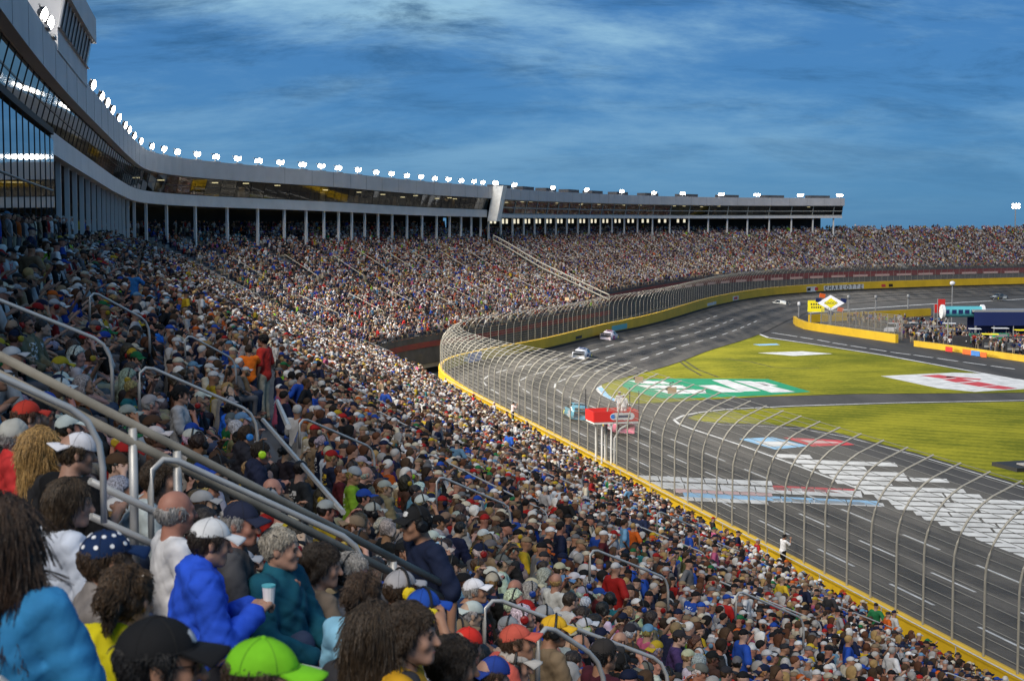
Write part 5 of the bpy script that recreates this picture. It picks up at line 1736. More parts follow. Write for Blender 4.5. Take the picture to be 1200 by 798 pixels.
def spawn(tm, pos, rz, label, skin, shirt, legs, scale=1.0, hair=None, hairc=None, cap=None, cap_back=False, beanie=None, headset=None, glasses=False, shades_up=False, eyes=False, group=None, fine=False, emblem=None):
    """tm: template of Blender meshes; returns the person"""
    b = link('person', tm['body'], None, tuple(pos), label, 'person', group, color=skin)
    b.rotation_euler = (0, 0, rz)
    b.scale = (scale,) * 3
    link('jacket' if tm.get('jacket') else 'shirt', tm['shirt'], b, color=shirt)
    link('trousers', tm['trousers'], b, color=legs)
    if hair:
        if (cap is not None or beanie is not None) and hair in ('short', 'full', 'bald'): hair = 'under'
        hh_ = place_head_item(HAIRM[hair], b, tm, hairc)
        if fine: link('locks', STRM[hair], hh_, color=tuple(min(.8, x * 1.05) for x in hairc))
    if cap is not None:
        ex = Matrix.Rotation(math.pi, 4, 'Z') if cap_back else Matrix.Identity(4)
        c = place_head_item(HAIRM['cap'], b, tm, cap, ex @ Matrix.Rotation(math.radians(4), 4, 'X'), 'cap')
        link('brim', BRIMM, c, color=cap)
        if fine:
            link('seam', SEAMM, c, color=tuple(x * .55 + .01 for x in cap))
            link('button', BUTTM, c, color=cap)
            if not cap_back and emblem is not None: link('emblem', EMBM, c, color=emblem)
    if beanie is not None:
        place_head_item(HAIRM['beanie'], b, tm, beanie, None, 'beanie')
    if headset is not None:
        c = place_head_item(BANDM, b, tm, (.015, .015, .015), None, 'headset')
        link('ear_cup', CUPM, c, color=headset)
        link('ear_cup', CUPM, c, color=headset).scale = (-1, 1, 1)
    if glasses: place_head_item(SGLM, b, tm, None, None, 'sunglasses')
    if shades_up: place_head_item(SGLM, b, tm, None, Matrix.Translation((0, -.035, .088)) @ Matrix.Rotation(math.radians(-32), 4, 'X'), 'sunglasses')
    if eyes:
        for s in (-1, 1):
            place_head_item(EYEM, b, tm, None, Matrix.Translation((s * .031, .0865, -.006)), 'eye')
            place_head_item(BROWM, b, tm, tuple(x * .6 for x in (hairc or (.05, .03, .02))), Matrix.Diagonal((s, 1, 1, 1)), 'eyebrow')
        place_head_item(LIPM, b, tm, (skin[0] * .75, skin[1] * .5, skin[2] * .5), None, 'lips')
    return b


def bake(m, jacket=False):
    return {'body': mesh_from('person', m['body'], 'own_skin'), 'shirt': mesh_from('shirt', m['shirt'], 'own_fabric'), 'trousers': mesh_from('trousers', m['trousers'], 'own_fabric'), 'H': m['H'], 'R': m['R'], 'ends': m['ends'], 'jacket': jacket}


SIT_TOP = .50 + .70 + .115      # crown of a seated figure
TRK = math.atan2(-NT[0], NT[1])  # rotation that faces the track

# ------------------------------------------------------------------ named people in the near rows
HH = .0095
HT = {}


def tmpl(key, h=HH, **kw):
    if key not in HT:
        HT[key] = bake(make_person(h, **kw), kw.get('jacket', False))
    return HT[key]


T_TEE = dict(sleeves=.42, arms=('lap', 'lap'), yaw=8, pitch=-4)
T_TEE2 = dict(sleeves=.42, arms=('lap', 'hold'), yaw=-22, pitch=-8, lean=8, wide=1.08)
T_JKT = dict(sleeves=1, jacket=True, hood=True, arms=('hold', 'hold'), yaw=4, pitch=-12, lean=9, wide=1.05)
T_JKT2 = dict(sleeves=1, jacket=True, collar=True, arms=('lap', 'lap'), yaw=18, pitch=-3, wide=1.0)
T_HOOD = dict(sleeves=1, hood=True, arms=('lap', 'knee'), yaw=-6, pitch=-2, lean=4)
T_LEAN = dict(sleeves=.42, arms=('knee', 'knee'), yaw=-15, pitch=6, lean=22)
T_EAR = dict(sleeves=.42, arms=('lap', 'ear'), yaw=12, pitch=-6)
T_STD = dict(sit=False, sleeves=.48, arms=('down', 'down'), yaw=6, pitch=-4, lean=12, wide=1.34)
T_STD2 = dict(sit=False, sleeves=.42, arms=('down', 'down'), yaw=0)
T_STD3 = dict(sit=False, sleeves=.42, arms=('hold', 'phone'), yaw=10, pitch=-10, lean=6)
T_BEND = dict(sit=False, sleeves=.42, arms=('knee', 'down'), yaw=0, pitch=-20, lean=52)
HEROES = []


def hero(px, py, d, tkey, tkw, turn, label, skin, shirt, legs, h=HH, scale=1.0, auto=True, **kw):
    """head centre at pixel (px, py), d metres off; turn: degrees to the left of facing the track"""
    tm = tmpl(tkey, h, **tkw)
    rz = TRK + math.radians(turn)
    if d > 25 and auto:
        d = float(surf_at(px, py, tm['H'][2] * scale)[0][1])
    tgt = Vector(at_d(px, py, d))
    Hl = Matrix.Rotation(rz, 3, 'Z') @ Vector(tm['H']) * scale
    pos = tgt - Hl
    o = spawn(tm, pos, rz, label, skin, shirt, legs, scale, fine=True, **kw)
    HEROES.append((pos.x, pos.y, d, px, py))
    return o, tm, pos, rz


K = COLS; S_ = SKIN; HC = HAIRC
jeans = (.03, .045, .09)
hero(4, 632, 4.7, 'tee', T_TEE, 58, 'person with long wavy brown hair in a blue T-shirt at the left edge', S_['fair'], (.03, .20, .42), jeans, hair='long', hairc=(.040, .021, .011), group='spectators in the near rows', eyes=True)
hero(84, 588, 8.2, 'tee2', T_TEE2, 20, 'person with a brown bob and a pale patterned shirt', S_['fair'], (.50, .54, .62), jeans, hair='bob', hairc=(.042, .026, .013), group='spectators in the near rows')
o, tm, pos, rz = hero(126, 656, 6.2, 'jkt2', T_JKT2, 6, 'person in a navy cap with white stars and a taupe jacket', S_['tan'], (.20, .18, .17), jeans, hair='short', hairc=HC['brown'], cap=(.006, .022, .075), group='spectators in the near rows')
star = MB().tube([(0, 0, 0), (0, 0, .004)], .0095, 8)
stm = bpy.data.meshes.new('star'); stm.from_pydata(star.v, [], star.f); stm.materials.append(MATS['white_plastic'])
capo = [c for c in o.children if c.name.startswith('cap')][0]
for a in range(9):
    for el_ in (.45, .95):
        an = a * .7 + (.35 if el_ > .5 else 0)
        p = Vector((.0855 * math.cos(el_) * math.cos(an), -.010 + .1075 * math.cos(el_) * math.sin(an), .030 + .0935 * math.sin(el_)))
        q = link('star', stm, capo); nrm = Vector((p.x / .0905 ** 2, (p.y + .01) / .1125 ** 2, (p.z - .03) / .0995 ** 2))
        q.matrix_local = Matrix.Translation(p) @ nrm.to_track_quat('Z', 'Y').to_matrix().to_4x4()
hero(150, 700, 5.6, 'jkt2', T_JKT2, 40, 'person with tied-up brown hair in a bright yellow zip jacket', S_['fair'], (.60, .52, .008), jeans, hair='bun', hairc=(.050, .028, .012), shades_up=True, group='spectators in the near rows')
hero(188, 776, 4.0, 'tee', T_TEE, -8, 'person in a plain black cap at the bottom edge', S_['tan'], (.12, .13, .15), jeans, hair='short', hairc=HC['black'], cap=(.008, .008, .009), glasses=True, emblem=(.5, .5, .52), group='spectators in the near rows')
_o, _tm, _pos, _rz = hero(247, 634, 8.0, 'jkt', T_JKT, 6, 'person in a royal blue hooded jacket and white cap holding a cup', S_['fair'], (.018, .075, .52), (.02, .02, .025), hair='full', hairc=HC['dark brown'], cap=(.62, .62, .62), group='spectators in the near rows')
_w, _d = _tm['ends'][1]
cupp = _pos + Matrix.Rotation(_rz, 3, 'Z') @ Vector(_w + _d * .09 + np.array((-.03, .02, .03)))
cu_o = thing('drink_cup', 'white paper cup held by the person in the royal blue jacket', 'cup', tuple(cupp))
MB().tube([(0, 0, -.06), (0, 0, .05)], [.026, .036], 12).build('cup_body', 'white_plastic', cu_o)
MB().tube([(0, 0, .05), (0, 0, .06)], [.038, .038], 12).build('lid', 'teal_paint', cu_o)
hero(283, 612, 8.8, 'tee2', T_TEE2, -6, 'grey-templed person in a dark navy cap and charcoal shirt', S_['red'], (.06, .06, .065), jeans, hair='short', hairc=HC['grey'], cap=(.014, .018, .040), eyes=True, group='spectators in the near rows')
hero(207, 598, 8.6, 'tee', T_TEE, 12, 'balding person with a grey fringe in a white T-shirt', S_['red'], (.60, .60, .62), jeans, hair='bald', hairc=HC['grey'], group='spectators in the near rows')
hero(190, 562, 9.6, 'lean', T_LEAN, 0, 'person with short dark brown hair in a white and teal jersey', S_['fair'], (.52, .60, .62), jeans, hair='full', hairc=(.032, .019, .010), group='spectators in the near rows')
hero(329, 642, 8.8, 'jkt2', T_JKT2, -34, 'silver-haired person in a teal top with sunglasses on the head', S_['fair'], (.006, .075, .115), jeans, hair='short', hairc=(.34, .31, .26), shades_up=True, eyes=True, group='spectators in the near rows')
hero(378, 662, 9.4, 'tee2', T_TEE2, 14, 'dark-haired person in a plain brown long-sleeved top', S_['fair'], (.21, .155, .11), jeans, hair='full', hairc=HC['dark brown'], scale=1.04, group='spectators in the near rows')
hero(413, 672, 9.6, 'jkt2', T_JKT2, -62, 'older person with curly grey hair and black headset facing the camera', S_['red'], (.15, .15, .16), jeans, hair='full', hairc=HC['grey'], headset=K['black'], eyes=True, group='spectators in the near rows')
hero(310, 796, 4.4, 'tee2', T_TEE2, 10, 'person in a lime green cap at the bottom edge', S_['fair'], (.35, .36, .40), jeans, hair='short', hairc=HC['brown'], cap=(.17, .50, .015), group='spectators in the near rows')
o, tm, pos, rz = hero(427, 698, 8.0, 'tee', T_TEE, 40, 'person with brown hair in a light blue shirt with dark dots', S_['fair'], (.22, .46, .62), jeans, hair='bun', hairc=HC['brown'], group='spectators in the near rows')
hero(440, 742, 6.4, 'tee', T_TEE, 44, 'person with long brown hair beside the gold hooded top', S_['fair'], (.03, .03, .035), jeans, hair='long', hairc=(.036, .022, .011), group='spectators in the near rows')
o, tm, pos, rz = hero(482, 742, 6.4, 'hood', T_HOOD, -14, 'person with tousled brown hair in a gold hooded top', S_['fair'], (.52, .27, .012), (.02, .02, .02), hair='full', hairc=(.036, .022, .012), eyes=True, group='spectators in the near rows')
hero(531, 779, 6.8, 'tee2', T_TEE2, 24, 'person with short dark hair in black seen from behind', S_['tan'], (.02, .02, .022), jeans, hair='full', hairc=(.02, .013, .008), group='spectators in the near rows')
hero(546, 757, 9.8, 'tee', T_TEE, 20, 'person in a bright red cap in front of the looped rail', S_['fair'], K['white'], jeans, hair='short', hairc=HC['dark brown'], cap=(.62, .03, .02), cap_back=True, group='spectators in the near rows')
hero(604, 778, 10.2, 'tee2', T_TEE2, 6, 'person in a light grey cap with a black headset', S_['fair'], (.34, .34, .36), jeans, hair='short', hairc=HC['brown'], cap=(.42, .40, .37), headset=K['black'], group='spectators in the near rows')
hero(576, 792, 9.2, 'tee', T_TEE, 10, 'person in a royal blue cap worn backwards by the bottom edge', S_['fair'], (.5, .05, .04), jeans, hair='short', hairc=HC['brown'], cap=(.02, .05, .26), cap_back=True, group='spectators in the near rows')
hero(606, 752, 10.2, 'lean', T_LEAN, 0, 'person in a coral red cap and coral shirt', S_['tan'], (.55, .10, .07), jeans, hair='short', hairc=HC['brown'], cap=(.50, .09, .06), group='spectators in the near rows')
o, tm, pos, rz = hero(487, 612, 11.0, 'std', T_STD, 190, 'large standing person in navy with black cap and headset looking left', S_['tan'], (.008, .014, .040), (.05, .045, .04), hair='short', hairc=HC['black'], cap=(.010, .010, .011), headset=K['black'], eyes=True, emblem=(.55, .55, .55), group='standing spectators')
for sx in (-1, 1):
    ly = MB().tube([(sx * .09, .02, 1.46), (sx * .085, .13, 1.41), (sx * .06, .185, 1.30), (sx * .02, .215, 1.12)], .012, 5)
    ly.build('lanyard', 'pale_blue_paint', o)
hero(470, 690, 9.6, 'tee', T_TEE, 14, 'person in a grey patterned cap with yellow earmuffs', S_['tan'], K['charcoal'], jeans, hair='short', hairc=HC['brown'], cap=(.33, .32, .33), headset=(.75, .55, .02), group='spectators in the near rows')
hero(497, 714, 9.0, 'ear', T_EAR, 4, 'person in a blue cap pressing a hand to yellow earmuffs', S_['tan'], (.56, .57, .64), jeans, hair='short', hairc=HC['dark brown'], cap=(.015, .07, .36), headset=(.78, .60, .02), group='spectators in the near rows')
hero(650, 738, 12.2, 'tee2', T_TEE2, 8, 'person in a golden yellow cap with a black headset', S_['tan'], K['tan'], jeans, hair='short', hairc=HC['brown'], cap=(.66, .38, .02), headset=K['black'], group='spectators in the near rows')
hero(708, 766, 11.6, 'tee', T_TEE, 12, 'person in a dark maroon shirt and black-brown cap by the rail', S_['tan'], (.055, .010, .018), jeans, hair='short', hairc=HC['black'], cap=(.030, .026, .024), group='spectators in the near rows')
hero(557, 692, 14.6, 'lean', T_LEAN, -6, 'person in a white cap and navy shirt beside the tall standing man', S_['tan'], (.012, .028, .085), jeans, hair='short', hairc=HC['grey'], cap=(.64, .64, .68), group='spectators in the near rows')
hero(50, 526, 9.6, 'tee', T_TEE, 22, 'person with long blond hair below the red cap', S_['fair'], K['charcoal'], jeans, hair='long', hairc=(.30, .18, .06), group='spectators in the near rows')
hero(90, 530, 9.2, 'tee2', T_TEE2, 34, 'person with brown hair and a white cap worn backwards', S_['fair'], K['black'], jeans, hair='full', hairc=(.055, .034, .016), cap=(.62, .62, .66), cap_back=True, group='spectators in the near rows')
hero(32, 488, 11.5, 'tee', T_TEE, 16, 'person in a dark red cap in front of the thick rails', S_['fair'], (.30, .42, .40), jeans, hair='short', hairc=HC['auburn'], cap=(.36, .03, .018), group='spectators in the near rows')
hero(18, 512, 11, 'jkt2', T_JKT2, 10, 'person in a pale grey knitted cap and red jacket at the left edge', S_['fair'], (.46, .03, .03), jeans, hair='short', hairc=HC['grey'], beanie=(.36, .36, .33), group='spectators in the near rows')
hero(306, 530, 17.5, 'jkt', T_JKT, 0, 'person in a navy jacket with lime green earmuffs', S_['red'], (.012, .016, .04), jeans, hair='short', hairc=HC['dark brown'], headset=(.42, .72, .02), group='spectators in the near rows')
hero(290, 510, 19, 'jkt', T_JKT, 10, 'person in a dark jacket with bright blue earmuffs', S_['fair'], (.02, .02, .028), jeans, hair='short', hairc=HC['brown'], headset=(.03, .22, .62), group='spectators in the near rows')
hero(272, 480, 24.5, 'jkt', T_JKT, -4, 'person in a bright blue jacket above the thick rails', S_['tan'], (.015, .11, .55), (.22, .2, .17), hair='short', hairc=HC['black'], group='spectators in the near rows')
hero(212, 462, 20, 'tee', T_TEE, -10, 'person in a black cap and grey vest above the thick rails', S_['fair'], (.36, .36, .37), jeans, hair='short', hairc=HC['black'], cap=K['black'], group='spectators in the near rows')
MH = .013
hero(308, 399, 41, 'std2', T_STD2, 150, 'standing person in a red shirt and khaki shorts on the aisle', S_['tan'], (.50, .03, .02), (.42, .37, .27), h=MH, scale=1.22, hair='short', hairc=HC['black'], group='standing spectators')
hero(291, 410, 42, 'std3', T_STD3, 90, 'standing person in an orange vest beside the red shirt', S_['tan'], (.78, .16, .01), (.02, .03, .06), h=MH, hair='short', hairc=HC['brown'], group='standing spectators')
hero(268, 440, 37, 'lean', T_LEAN, 10, 'person in an orange-red jacket leaning forward by the aisle', S_['tan'], (.75, .10, .01), jeans, hair='short', hairc=HC['black'], group='spectators in the near rows')
hero(597, 508, 44, 'std2', T_STD2, 30, 'standing person in a royal blue shirt amid the middle crowd', S_['dark'], (.02, .09, .42), (.03, .05, .12), h=MH, scale=1.06, hair='short', hairc=HC['black'], group='standing spectators')
hero(655, 571, 33, 'std2', T_STD2, 40, 'standing person in a loose pale grey-blue shirt seen from behind', S_['tan'], (.40, .45, .52), (.02, .02, .03), h=MH, hair='short', hairc=HC['grey'], cap=(.33, .29, .22), group='standing spectators')
hero(706, 594, 30, 'std3', T_STD3, 165, 'standing person in a pale tank top and khaki shorts', S_['tan'], (.36, .33, .30), (.20, .17, .12), h=MH, hair='short', hairc=HC['black'], cap=K['black'], group='standing spectators')
hero(750, 604, 31, 'std', T_STD, 40, 'standing person in a navy jersey and grey cap leaning on a rail', S_['tan'], (.012, .02, .055), jeans, hair='short', hairc=HC['grey'], cap=(.36, .36, .32), group='standing spectators')
hero(781, 607, 32, 'bend', T_BEND, -15, 'person in a light blue shirt bending forward', S_['tan'], (.16, .30, .66), (.02, .03, .06), h=MH, hair='short', hairc=HC['brown'], group='standing spectators')
hero(812, 655, 27, 'bend', T_BEND, -20, 'person in a dark grey shirt bending over the seats', S_['tan'], (.07, .075, .085), jeans, h=MH, hair='short', hairc=HC['black'], group='standing spectators')
hero(523, 530, 34, 'tee', T_TEE, 10, 'seated person in a bright orange shirt and olive cap', S_['tan'], (.80, .17, .01), jeans, scale=1.05, hair='short', hairc=HC['brown'], cap=K['olive'], group='spectators in the near rows')
hero(157, 320, 50, 'std3', T_STD3, 60, 'standing person in a blue shirt high in the left crowd', S_['tan'], (.02, .13, .36), (.03, .05, .10), h=MH, auto=False, hair='short', hairc=HC['black'], group='standing spectators')
hero(188, 386, 38, 'jkt', T_JKT, -10, 'person wrapped in a bright blue poncho in the left crowd', S_['tan'], (.015, .14, .52), (.015, .14, .52), auto=False, scale=1.1, hair='short', hairc=HC['black'], group='spectators in the near rows')
# photographer and official at the fence
for px, lab, sh_, ang in ((918, 'photographer in a white shirt standing against the fence', (.66, .66, .68), 10), (601, 'official in a white shirt with red standing at the fence', (.62, .50, .50), 10)):
    s_ = s_for_x(px, .75, 1.6, 60, 176)
    tm = tmpl('std3', MH, **T_STD3)
    spawn(tm, (*wp(s_, .8), .45), TRK + math.radians(ang), lab, S_['tan'], sh_, K['black'], 1.0, hair='short', hairc=HC['black'], cap=K['black'] if px > 700 else None, group='people at the fence')
# the two officials on the flag stand
for dx, lab, tk, tkw, tn in ((-.55, 'official in a white suit and cap nearer the left on the flag stand', 'std2', T_STD2, 60), (.35, 'taller official in a white suit on the flag stand', 'std3', T_STD3, 90)):
    tm = tmpl(tk, MH, **tkw)
    t = wt(s_f)
    pp = wp(s_f + dx, -.75)
    spawn(tm, (*pp, PZ0 + .07), TRK + math.radians(tn), lab, S_['tan'], (.66, .66, .66), (.6, .6, .6), 1.02 if dx < 0 else 1.08, hair='short', hairc=HC['brown'], cap=(.66, .66, .66), group='officials on the flag stand')

# ------------------------------------------------------------------ where everybody sits
AIS = np.arange(14.0, 600, 9.6)
crng = np.random.default_rng(5)
cand = []
for si, (s0, s1, rows) in enumerate(stands):
    for ri, (u, z) in enumerate(rows):
        n = int((s1 - s0 - 1) / .53)
        ss_ = s0 + .5 + .53 * np.arange(n) + crng.uniform(-.09, .09, n)
        keep = np.min(np.abs(ss_[:, None] - AIS[None, :]), axis=1) > (.62 if si <= 1 else .85)
        fill = .955 if si <= 1 else (.93 if si == 2 else .86)
        keep &= crng.random(n) < fill
        if si <= 1:
            keep &= (u < u_top(ss_) - .2)
        ss_ = ss_[keep]
        uu = u + .42 + crng.uniform(-.09, .09, len(ss_))
        xy = wp(ss_, uu)
        for a, b_, c_ in zip(xy, ss_, uu):
            cand.append((a[0], a[1], z, b_, c_))
# concourse standers under the suites
for s in np.arange(70, S_DIV, .8):
    for k in range(2):
        u = float(u_top(s)) + .9 + k * .9 + crng.uniform(-.2, .2)
        z = float(prof(u_top(s))) + .15
        if crng.random() < .7 and not (S_BEND < s < S_BEND + 4):
            cand.append((*wp(s + crng.uniform(-.3, .3), u), z, s, u))
cand = np.array(cand)
dx, dy, dz = cand[:, 0], cand[:, 1], cand[:, 2] + 1.1 - CZ
w = _c * dy - _s * dz
px = 600 + FPX * dx / np.maximum(w, .1); py = 399 - FPX * (_s * dy + _c * dz) / np.maximum(w, .1)
vis = (w > 6.5) & (px > -60 - 300 / np.maximum(w, 1)) & (px < 1260) & (py < 830 + 500 / np.maximum(w, 1)) & (py > 150)
hx = np.array(HEROES)
cand, w, px, py = cand[vis], w[vis], px[vis], py[vis]
hd = np.min(np.hypot(cand[:, 0][:, None] - hx[:, 0][None], cand[:, 1][:, None] - hx[:, 1][None]), axis=1)
keep = hd > .46
for (hx_, hy_, d_, hpx, hpy) in HEROES:     # nobody in front of the people picked out above
    r = 300 / max(d_, 3.0) * (1.2 if d_ < 9 else .75)
    keep &= ~((w < d_ + .3) & (np.abs(px - hpx) < r * .8) & (py > hpy - r * .5) & (py < hpy + r * 2.0))
keep &= ~((w < 10.2) & (px < 600))
keep &= ~((px > 284) & (px < 326) & (py > 392) & (py < 478) & (w < 62))
tl = np.clip(((px - 312) * 93 + (py - 474) * 126) / (93 ** 2 + 126 ** 2), 0, 1)
keep &= ~((np.hypot(px - 312 - 93 * tl, py - 474 - 126 * tl) < 15) & (w > 12))     # the stair aisle below the red shirt
cand, w, px, py = cand[keep], w[keep], px[keep], py[keep]
order = np.argsort(w)
onscreen = (px > -10) & (px < 1210) & (py < 800)
ind = [i for i in order if onscreen[i]][:252]
indset = set(ind)

# individuals
MT = []
for kw in (dict(T_TEE, yaw=28), dict(T_TEE, yaw=-30, pitch=-6), dict(T_TEE2, yaw=0), dict(T_LEAN, yaw=8), dict(T_JKT2, yaw=-10), dict(T_TEE, arms=('cross', 'cross'), yaw=45, sleeves=.42), dict(T_EAR, yaw=-12), dict(T_TEE, arms=('phone', 'hold'), pitch=-10, yaw=5)):
    MT.append(bake(make_person(.0125, **kw), kw.get('jacket', False)))
    MT[-1]['shirt'].materials[0] = MATS['printed_fabric']
shw = ['black'] * 14 + ['charcoal'] * 9 + ['navy'] * 10 + ['white'] * 11 + ['light grey'] * 8 + ['grey'] * 8 + ['red'] * 4 + ['maroon'] * 2 + ['royal blue'] * 4 + ['sky blue'] * 4 + ['teal'] * 2 + ['green'] + ['olive'] * 2 + ['lime'] + ['yellow'] * 2 + ['orange'] * 2 + ['tan'] * 6 + ['brown'] * 3 + ['pink'] + ['purple'] + ['cream'] * 5
cpw = ['black'] * 12 + ['charcoal'] * 5 + ['navy'] * 6 + ['white'] * 7 + ['light grey'] * 5 + ['grey'] * 3 + ['red'] * 2 + ['royal blue'] * 2 + ['tan'] * 5 + ['yellow'] * 1 + ['orange'] + ['cream'] * 4 + ['green'] + ['sky blue'] + ['brown'] * 2
hsw = ['black'] * 5 + ['yellow'] * 4 + ['red'] * 3 + ['royal blue'] * 2 + ['lime']
seen = set()
irng = random.Random(99)
jit = lambda c, a=.18: tuple(min(.8, x * irng.uniform(1 - a, 1 + a)) for x in c)
for i in ind:
    x, y, z, s, u = cand[i]
    for _ in range(60):
        ti = irng.randrange(len(MT))
        sc_, cap_ = irng.choice(shw), (irng.choice(cpw) if irng.random() < .62 else None)
        hs_ = irng.choice(hsw) if irng.random() < .30 else None
        hr_ = None if cap_ else irng.choice(['short', 'short', 'short', 'full', 'bob', 'long', 'bun', 'bald'])
        hc_ = irng.choice(list(HAIRC))
        lab = 'seated person in %s %s%s' % (sc_, 'jacket' if MT[ti]['jacket'] else 'T-shirt', ' and %s cap' % cap_ if cap_ else ' with %s%s hair' % ({'short': 'short ', 'full': 'thick ', 'bob': 'bobbed ', 'long': 'long ', 'bun': 'tied ', 'bald': 'receding '}[hr_], hc_))
        if hs_: lab += ', %s earmuffs' % hs_
        if lab not in seen: break
    if lab in seen:
        lab += ' seated near the rail'
    seen.add(lab)
    t = wt(s)
    rz = math.atan2(-t[1], -t[0]) + irng.uniform(-.35, .35)
    spawn(MT[ti], (x, y, z), rz, lab, jit(SKIN[irng.choice(['fair', 'fair', 'tan', 'tan', 'red', 'pale', 'dark'])], .1), jit(COLS[sc_]), jit(irng.choice([jeans, (.02, .02, .025), (.25, .22, .16), (.10, .10, .11)])), irng.uniform(.93, 1.06),
          hair=hr_ or 'short', hairc=jit(HAIRC[hc_]), cap=jit(COLS[cap_], .1) if cap_ else None, cap_back=irng.random() < .15, headset=COLS[hs_] if hs_ else None, glasses=irng.random() < .2, group='seated spectators in the near rows')

# ------------------------------------------------------------------ the rest of the crowd: one mass
tcol = bpy.data.collections.new('crowd_figures')


def arr_of(mb):
    return np.array(mb.v, float), [list(f) for f in mb.f]


ctid = 0
coarse = {k: head_shape(k, .02) for k in ('cap', 'short', 'long', 'full')}
for pi, kw in enumerate((T_TEE, dict(T_TEE2, yaw=20), T_LEAN, dict(T_TEE, arms=('phone', 'hold')), dict(T_STD2, arms=('down', 'hip'), yaw=20))):
    m = make_person(.024, **dict(kw, detail=False, fingers=False))
    for var in range(3 if pi < 4 else 2):
        V, F, MI = [], [], []

        def put(v, f, mi_):
            o_ = sum(len(x) for x in V)
            V.append(v); F.extend([[j + o_ for j in q] for q in (f.tolist() if isinstance(f, np.ndarray) else f)]); MI.extend([mi_] * len(f))
        put(*m['body'], 0); put(*m['shirt'], 1); put(*m['trousers'], 3)
        hv = lambda v: m['H'] + v @ m['R'].T
        if var in (0, 2):
            put(hv(coarse['cap'][0]), coarse['cap'][1], 2)
            put(hv(BRIM[0]), BRIM[1], 2)
            if var == 2:
                a, f = arr_of(_cup); put(hv(a), f, 1); put(hv(a * np.array((-1, 1, 1))), f, 1)
        else:
            k_ = ['short', 'full', 'long', 'full', 'short'][pi]
            put(hv(coarse[k_][0]), coarse[k_][1], 2)
        me = bpy.data.meshes.new('crowd_figure_%02d' % ctid)
        me.from_pydata([tuple(map(float, p)) for p in np.vstack(V)], [], F)
        for a in ('skin', 'shirt', 'head', 'legs'): me.materials.append(MATS['crowd_' + a])
        me.polygons.foreach_set('material_index', MI)
        me.polygons.foreach_set('use_smooth', np.ones(len(me.polygons), dtype=bool))
        ob = bpy.data.objects.new('crowd_figure_%02d' % ctid, me)
        tcol.objects.link(ob)
        ctid += 1

rest = [i for i in range(len(cand)) if i not in indset]
R_ = cand[rest]
N = len(R_)
# people in the pits, standing
pit = []
pq = random.Random(8)
for _ in range(420):
    a = pq.random()
    x = 1055 + a * 160 + pq.gauss(0, 4)
    y = 391 + a * 18 + pq.uniform(-8, 10)
    pit.append((*at_z(x, y, ZI)[:2], ZI, -1, 0))
for _ in range(110):
    x = pq.uniform(985, 1110); y = 377 + (x - 985) * .06 + pq.uniform(-3, 5)
    pit.append((*at_z(x, y, ZI)[:2], ZI, -1, 0))
ALL = np.vstack([R_, np.array(pit)])
NA = len(ALL)
me = bpy.data.meshes.new('crowd')
me.vertices.add(NA)
me.vertices.foreach_set('co', ALL[:, :3].astype(np.float32).ravel())
tt = wt(np.maximum(ALL[:, 3], 0))
rz = np.arctan2(-tt[:, 1], -tt[:, 0]) + crng.normal(0, .3, NA)
rz[N:] = crng.uniform(0, 6.28, NA - N)
stand = crng.random(NA) < .03
stand |= (ALL[:, 4] > u_top(np.maximum(ALL[:, 3], 0)) + .6) & (ALL[:, 3] < S_END)
stand[N:] = True
idx = np.where(stand, crng.integers(12, ctid, NA), crng.choice(12, NA, p=np.array([3, 3, 3, 3, 3, 3, 2.5, 2.5, 2.5, .5, .5, .5]) / 27))
pal = lambda names: np.array([COLS[n_] for n_ in names])
# the crowd's colours: shirts, caps or hair, skin, trousers
shw2 = shw + ['white'] * 5 + ['navy'] * 8 + ['royal blue'] * 6 + ['black'] * 8 + ['light grey'] * 3 + ['red'] * 3 + ['yellow'] * 2
shirts = pal(shw2)[crng.integers(0, len(shw2), NA)] * crng.uniform(.75, 1.3, (NA, 1))
caps = pal(cpw)[crng.integers(0, len(cpw), NA)]
hairs = np.array(list(HAIRC.values()))[crng.integers(0, len(HAIRC), NA)]
iscap = np.isin(idx % 3, (0, 2)) & (idx < 12) | (idx >= 12) & (idx % 2 == 0)
heads = np.where(iscap[:, None], caps, hairs) * crng.uniform(.8, 1.25, (NA, 1))
skins = np.array(list(SKIN.values()))[crng.choice(5, NA, p=[.3, .27, .18, .1, .15])] * crng.uniform(.85, 1.15, (NA, 1))
legs = np.array([jeans, (.02, .02, .025), (.28, .24, .17), (.10, .10, .11)])[crng.integers(0, 4, NA)]


def put_attr(name, typ, key, data):
    a = me.attributes.new(name, typ, 'POINT')
    a.data.foreach_set(key, np.ascontiguousarray(data).ravel())


c4 = lambda a: np.c_[np.clip(a, 0, .85), np.ones(len(a))].astype(np.float32)
put_attr('skin', 'FLOAT_COLOR', 'color', c4(skins)); put_attr('shirt', 'FLOAT_COLOR', 'color', c4(shirts))
put_attr('head', 'FLOAT_COLOR', 'color', c4(heads)); put_attr('legs', 'FLOAT_COLOR', 'color', c4(legs))
put_attr('figure', 'INT', 'value', idx.astype(np.int32)); put_attr('turn', 'FLOAT', 'value', rz.astype(np.float32))
put_attr('size', 'FLOAT', 'value', crng.uniform(.92, 1.07, NA).astype(np.float32))
crowd = link('crowd', me, None, None, 'dense crowd of seated spectators filling the grandstands', 'crowd', None, 'stuff')
ng = bpy.data.node_groups.new('crowd', 'GeometryNodeTree')
ng.interface.new_socket('Geometry', in_out='INPUT', socket_type='NodeSocketGeometry')
ng.interface.new_socket('Geometry', in_out='OUTPUT', socket_type='NodeSocketGeometry')
gi, go = ng.nodes.new('NodeGroupInput'), ng.nodes.new('NodeGroupOutput')
iop = ng.nodes.new('GeometryNodeInstanceOnPoints')
ci = ng.nodes.new('GeometryNodeCollectionInfo')
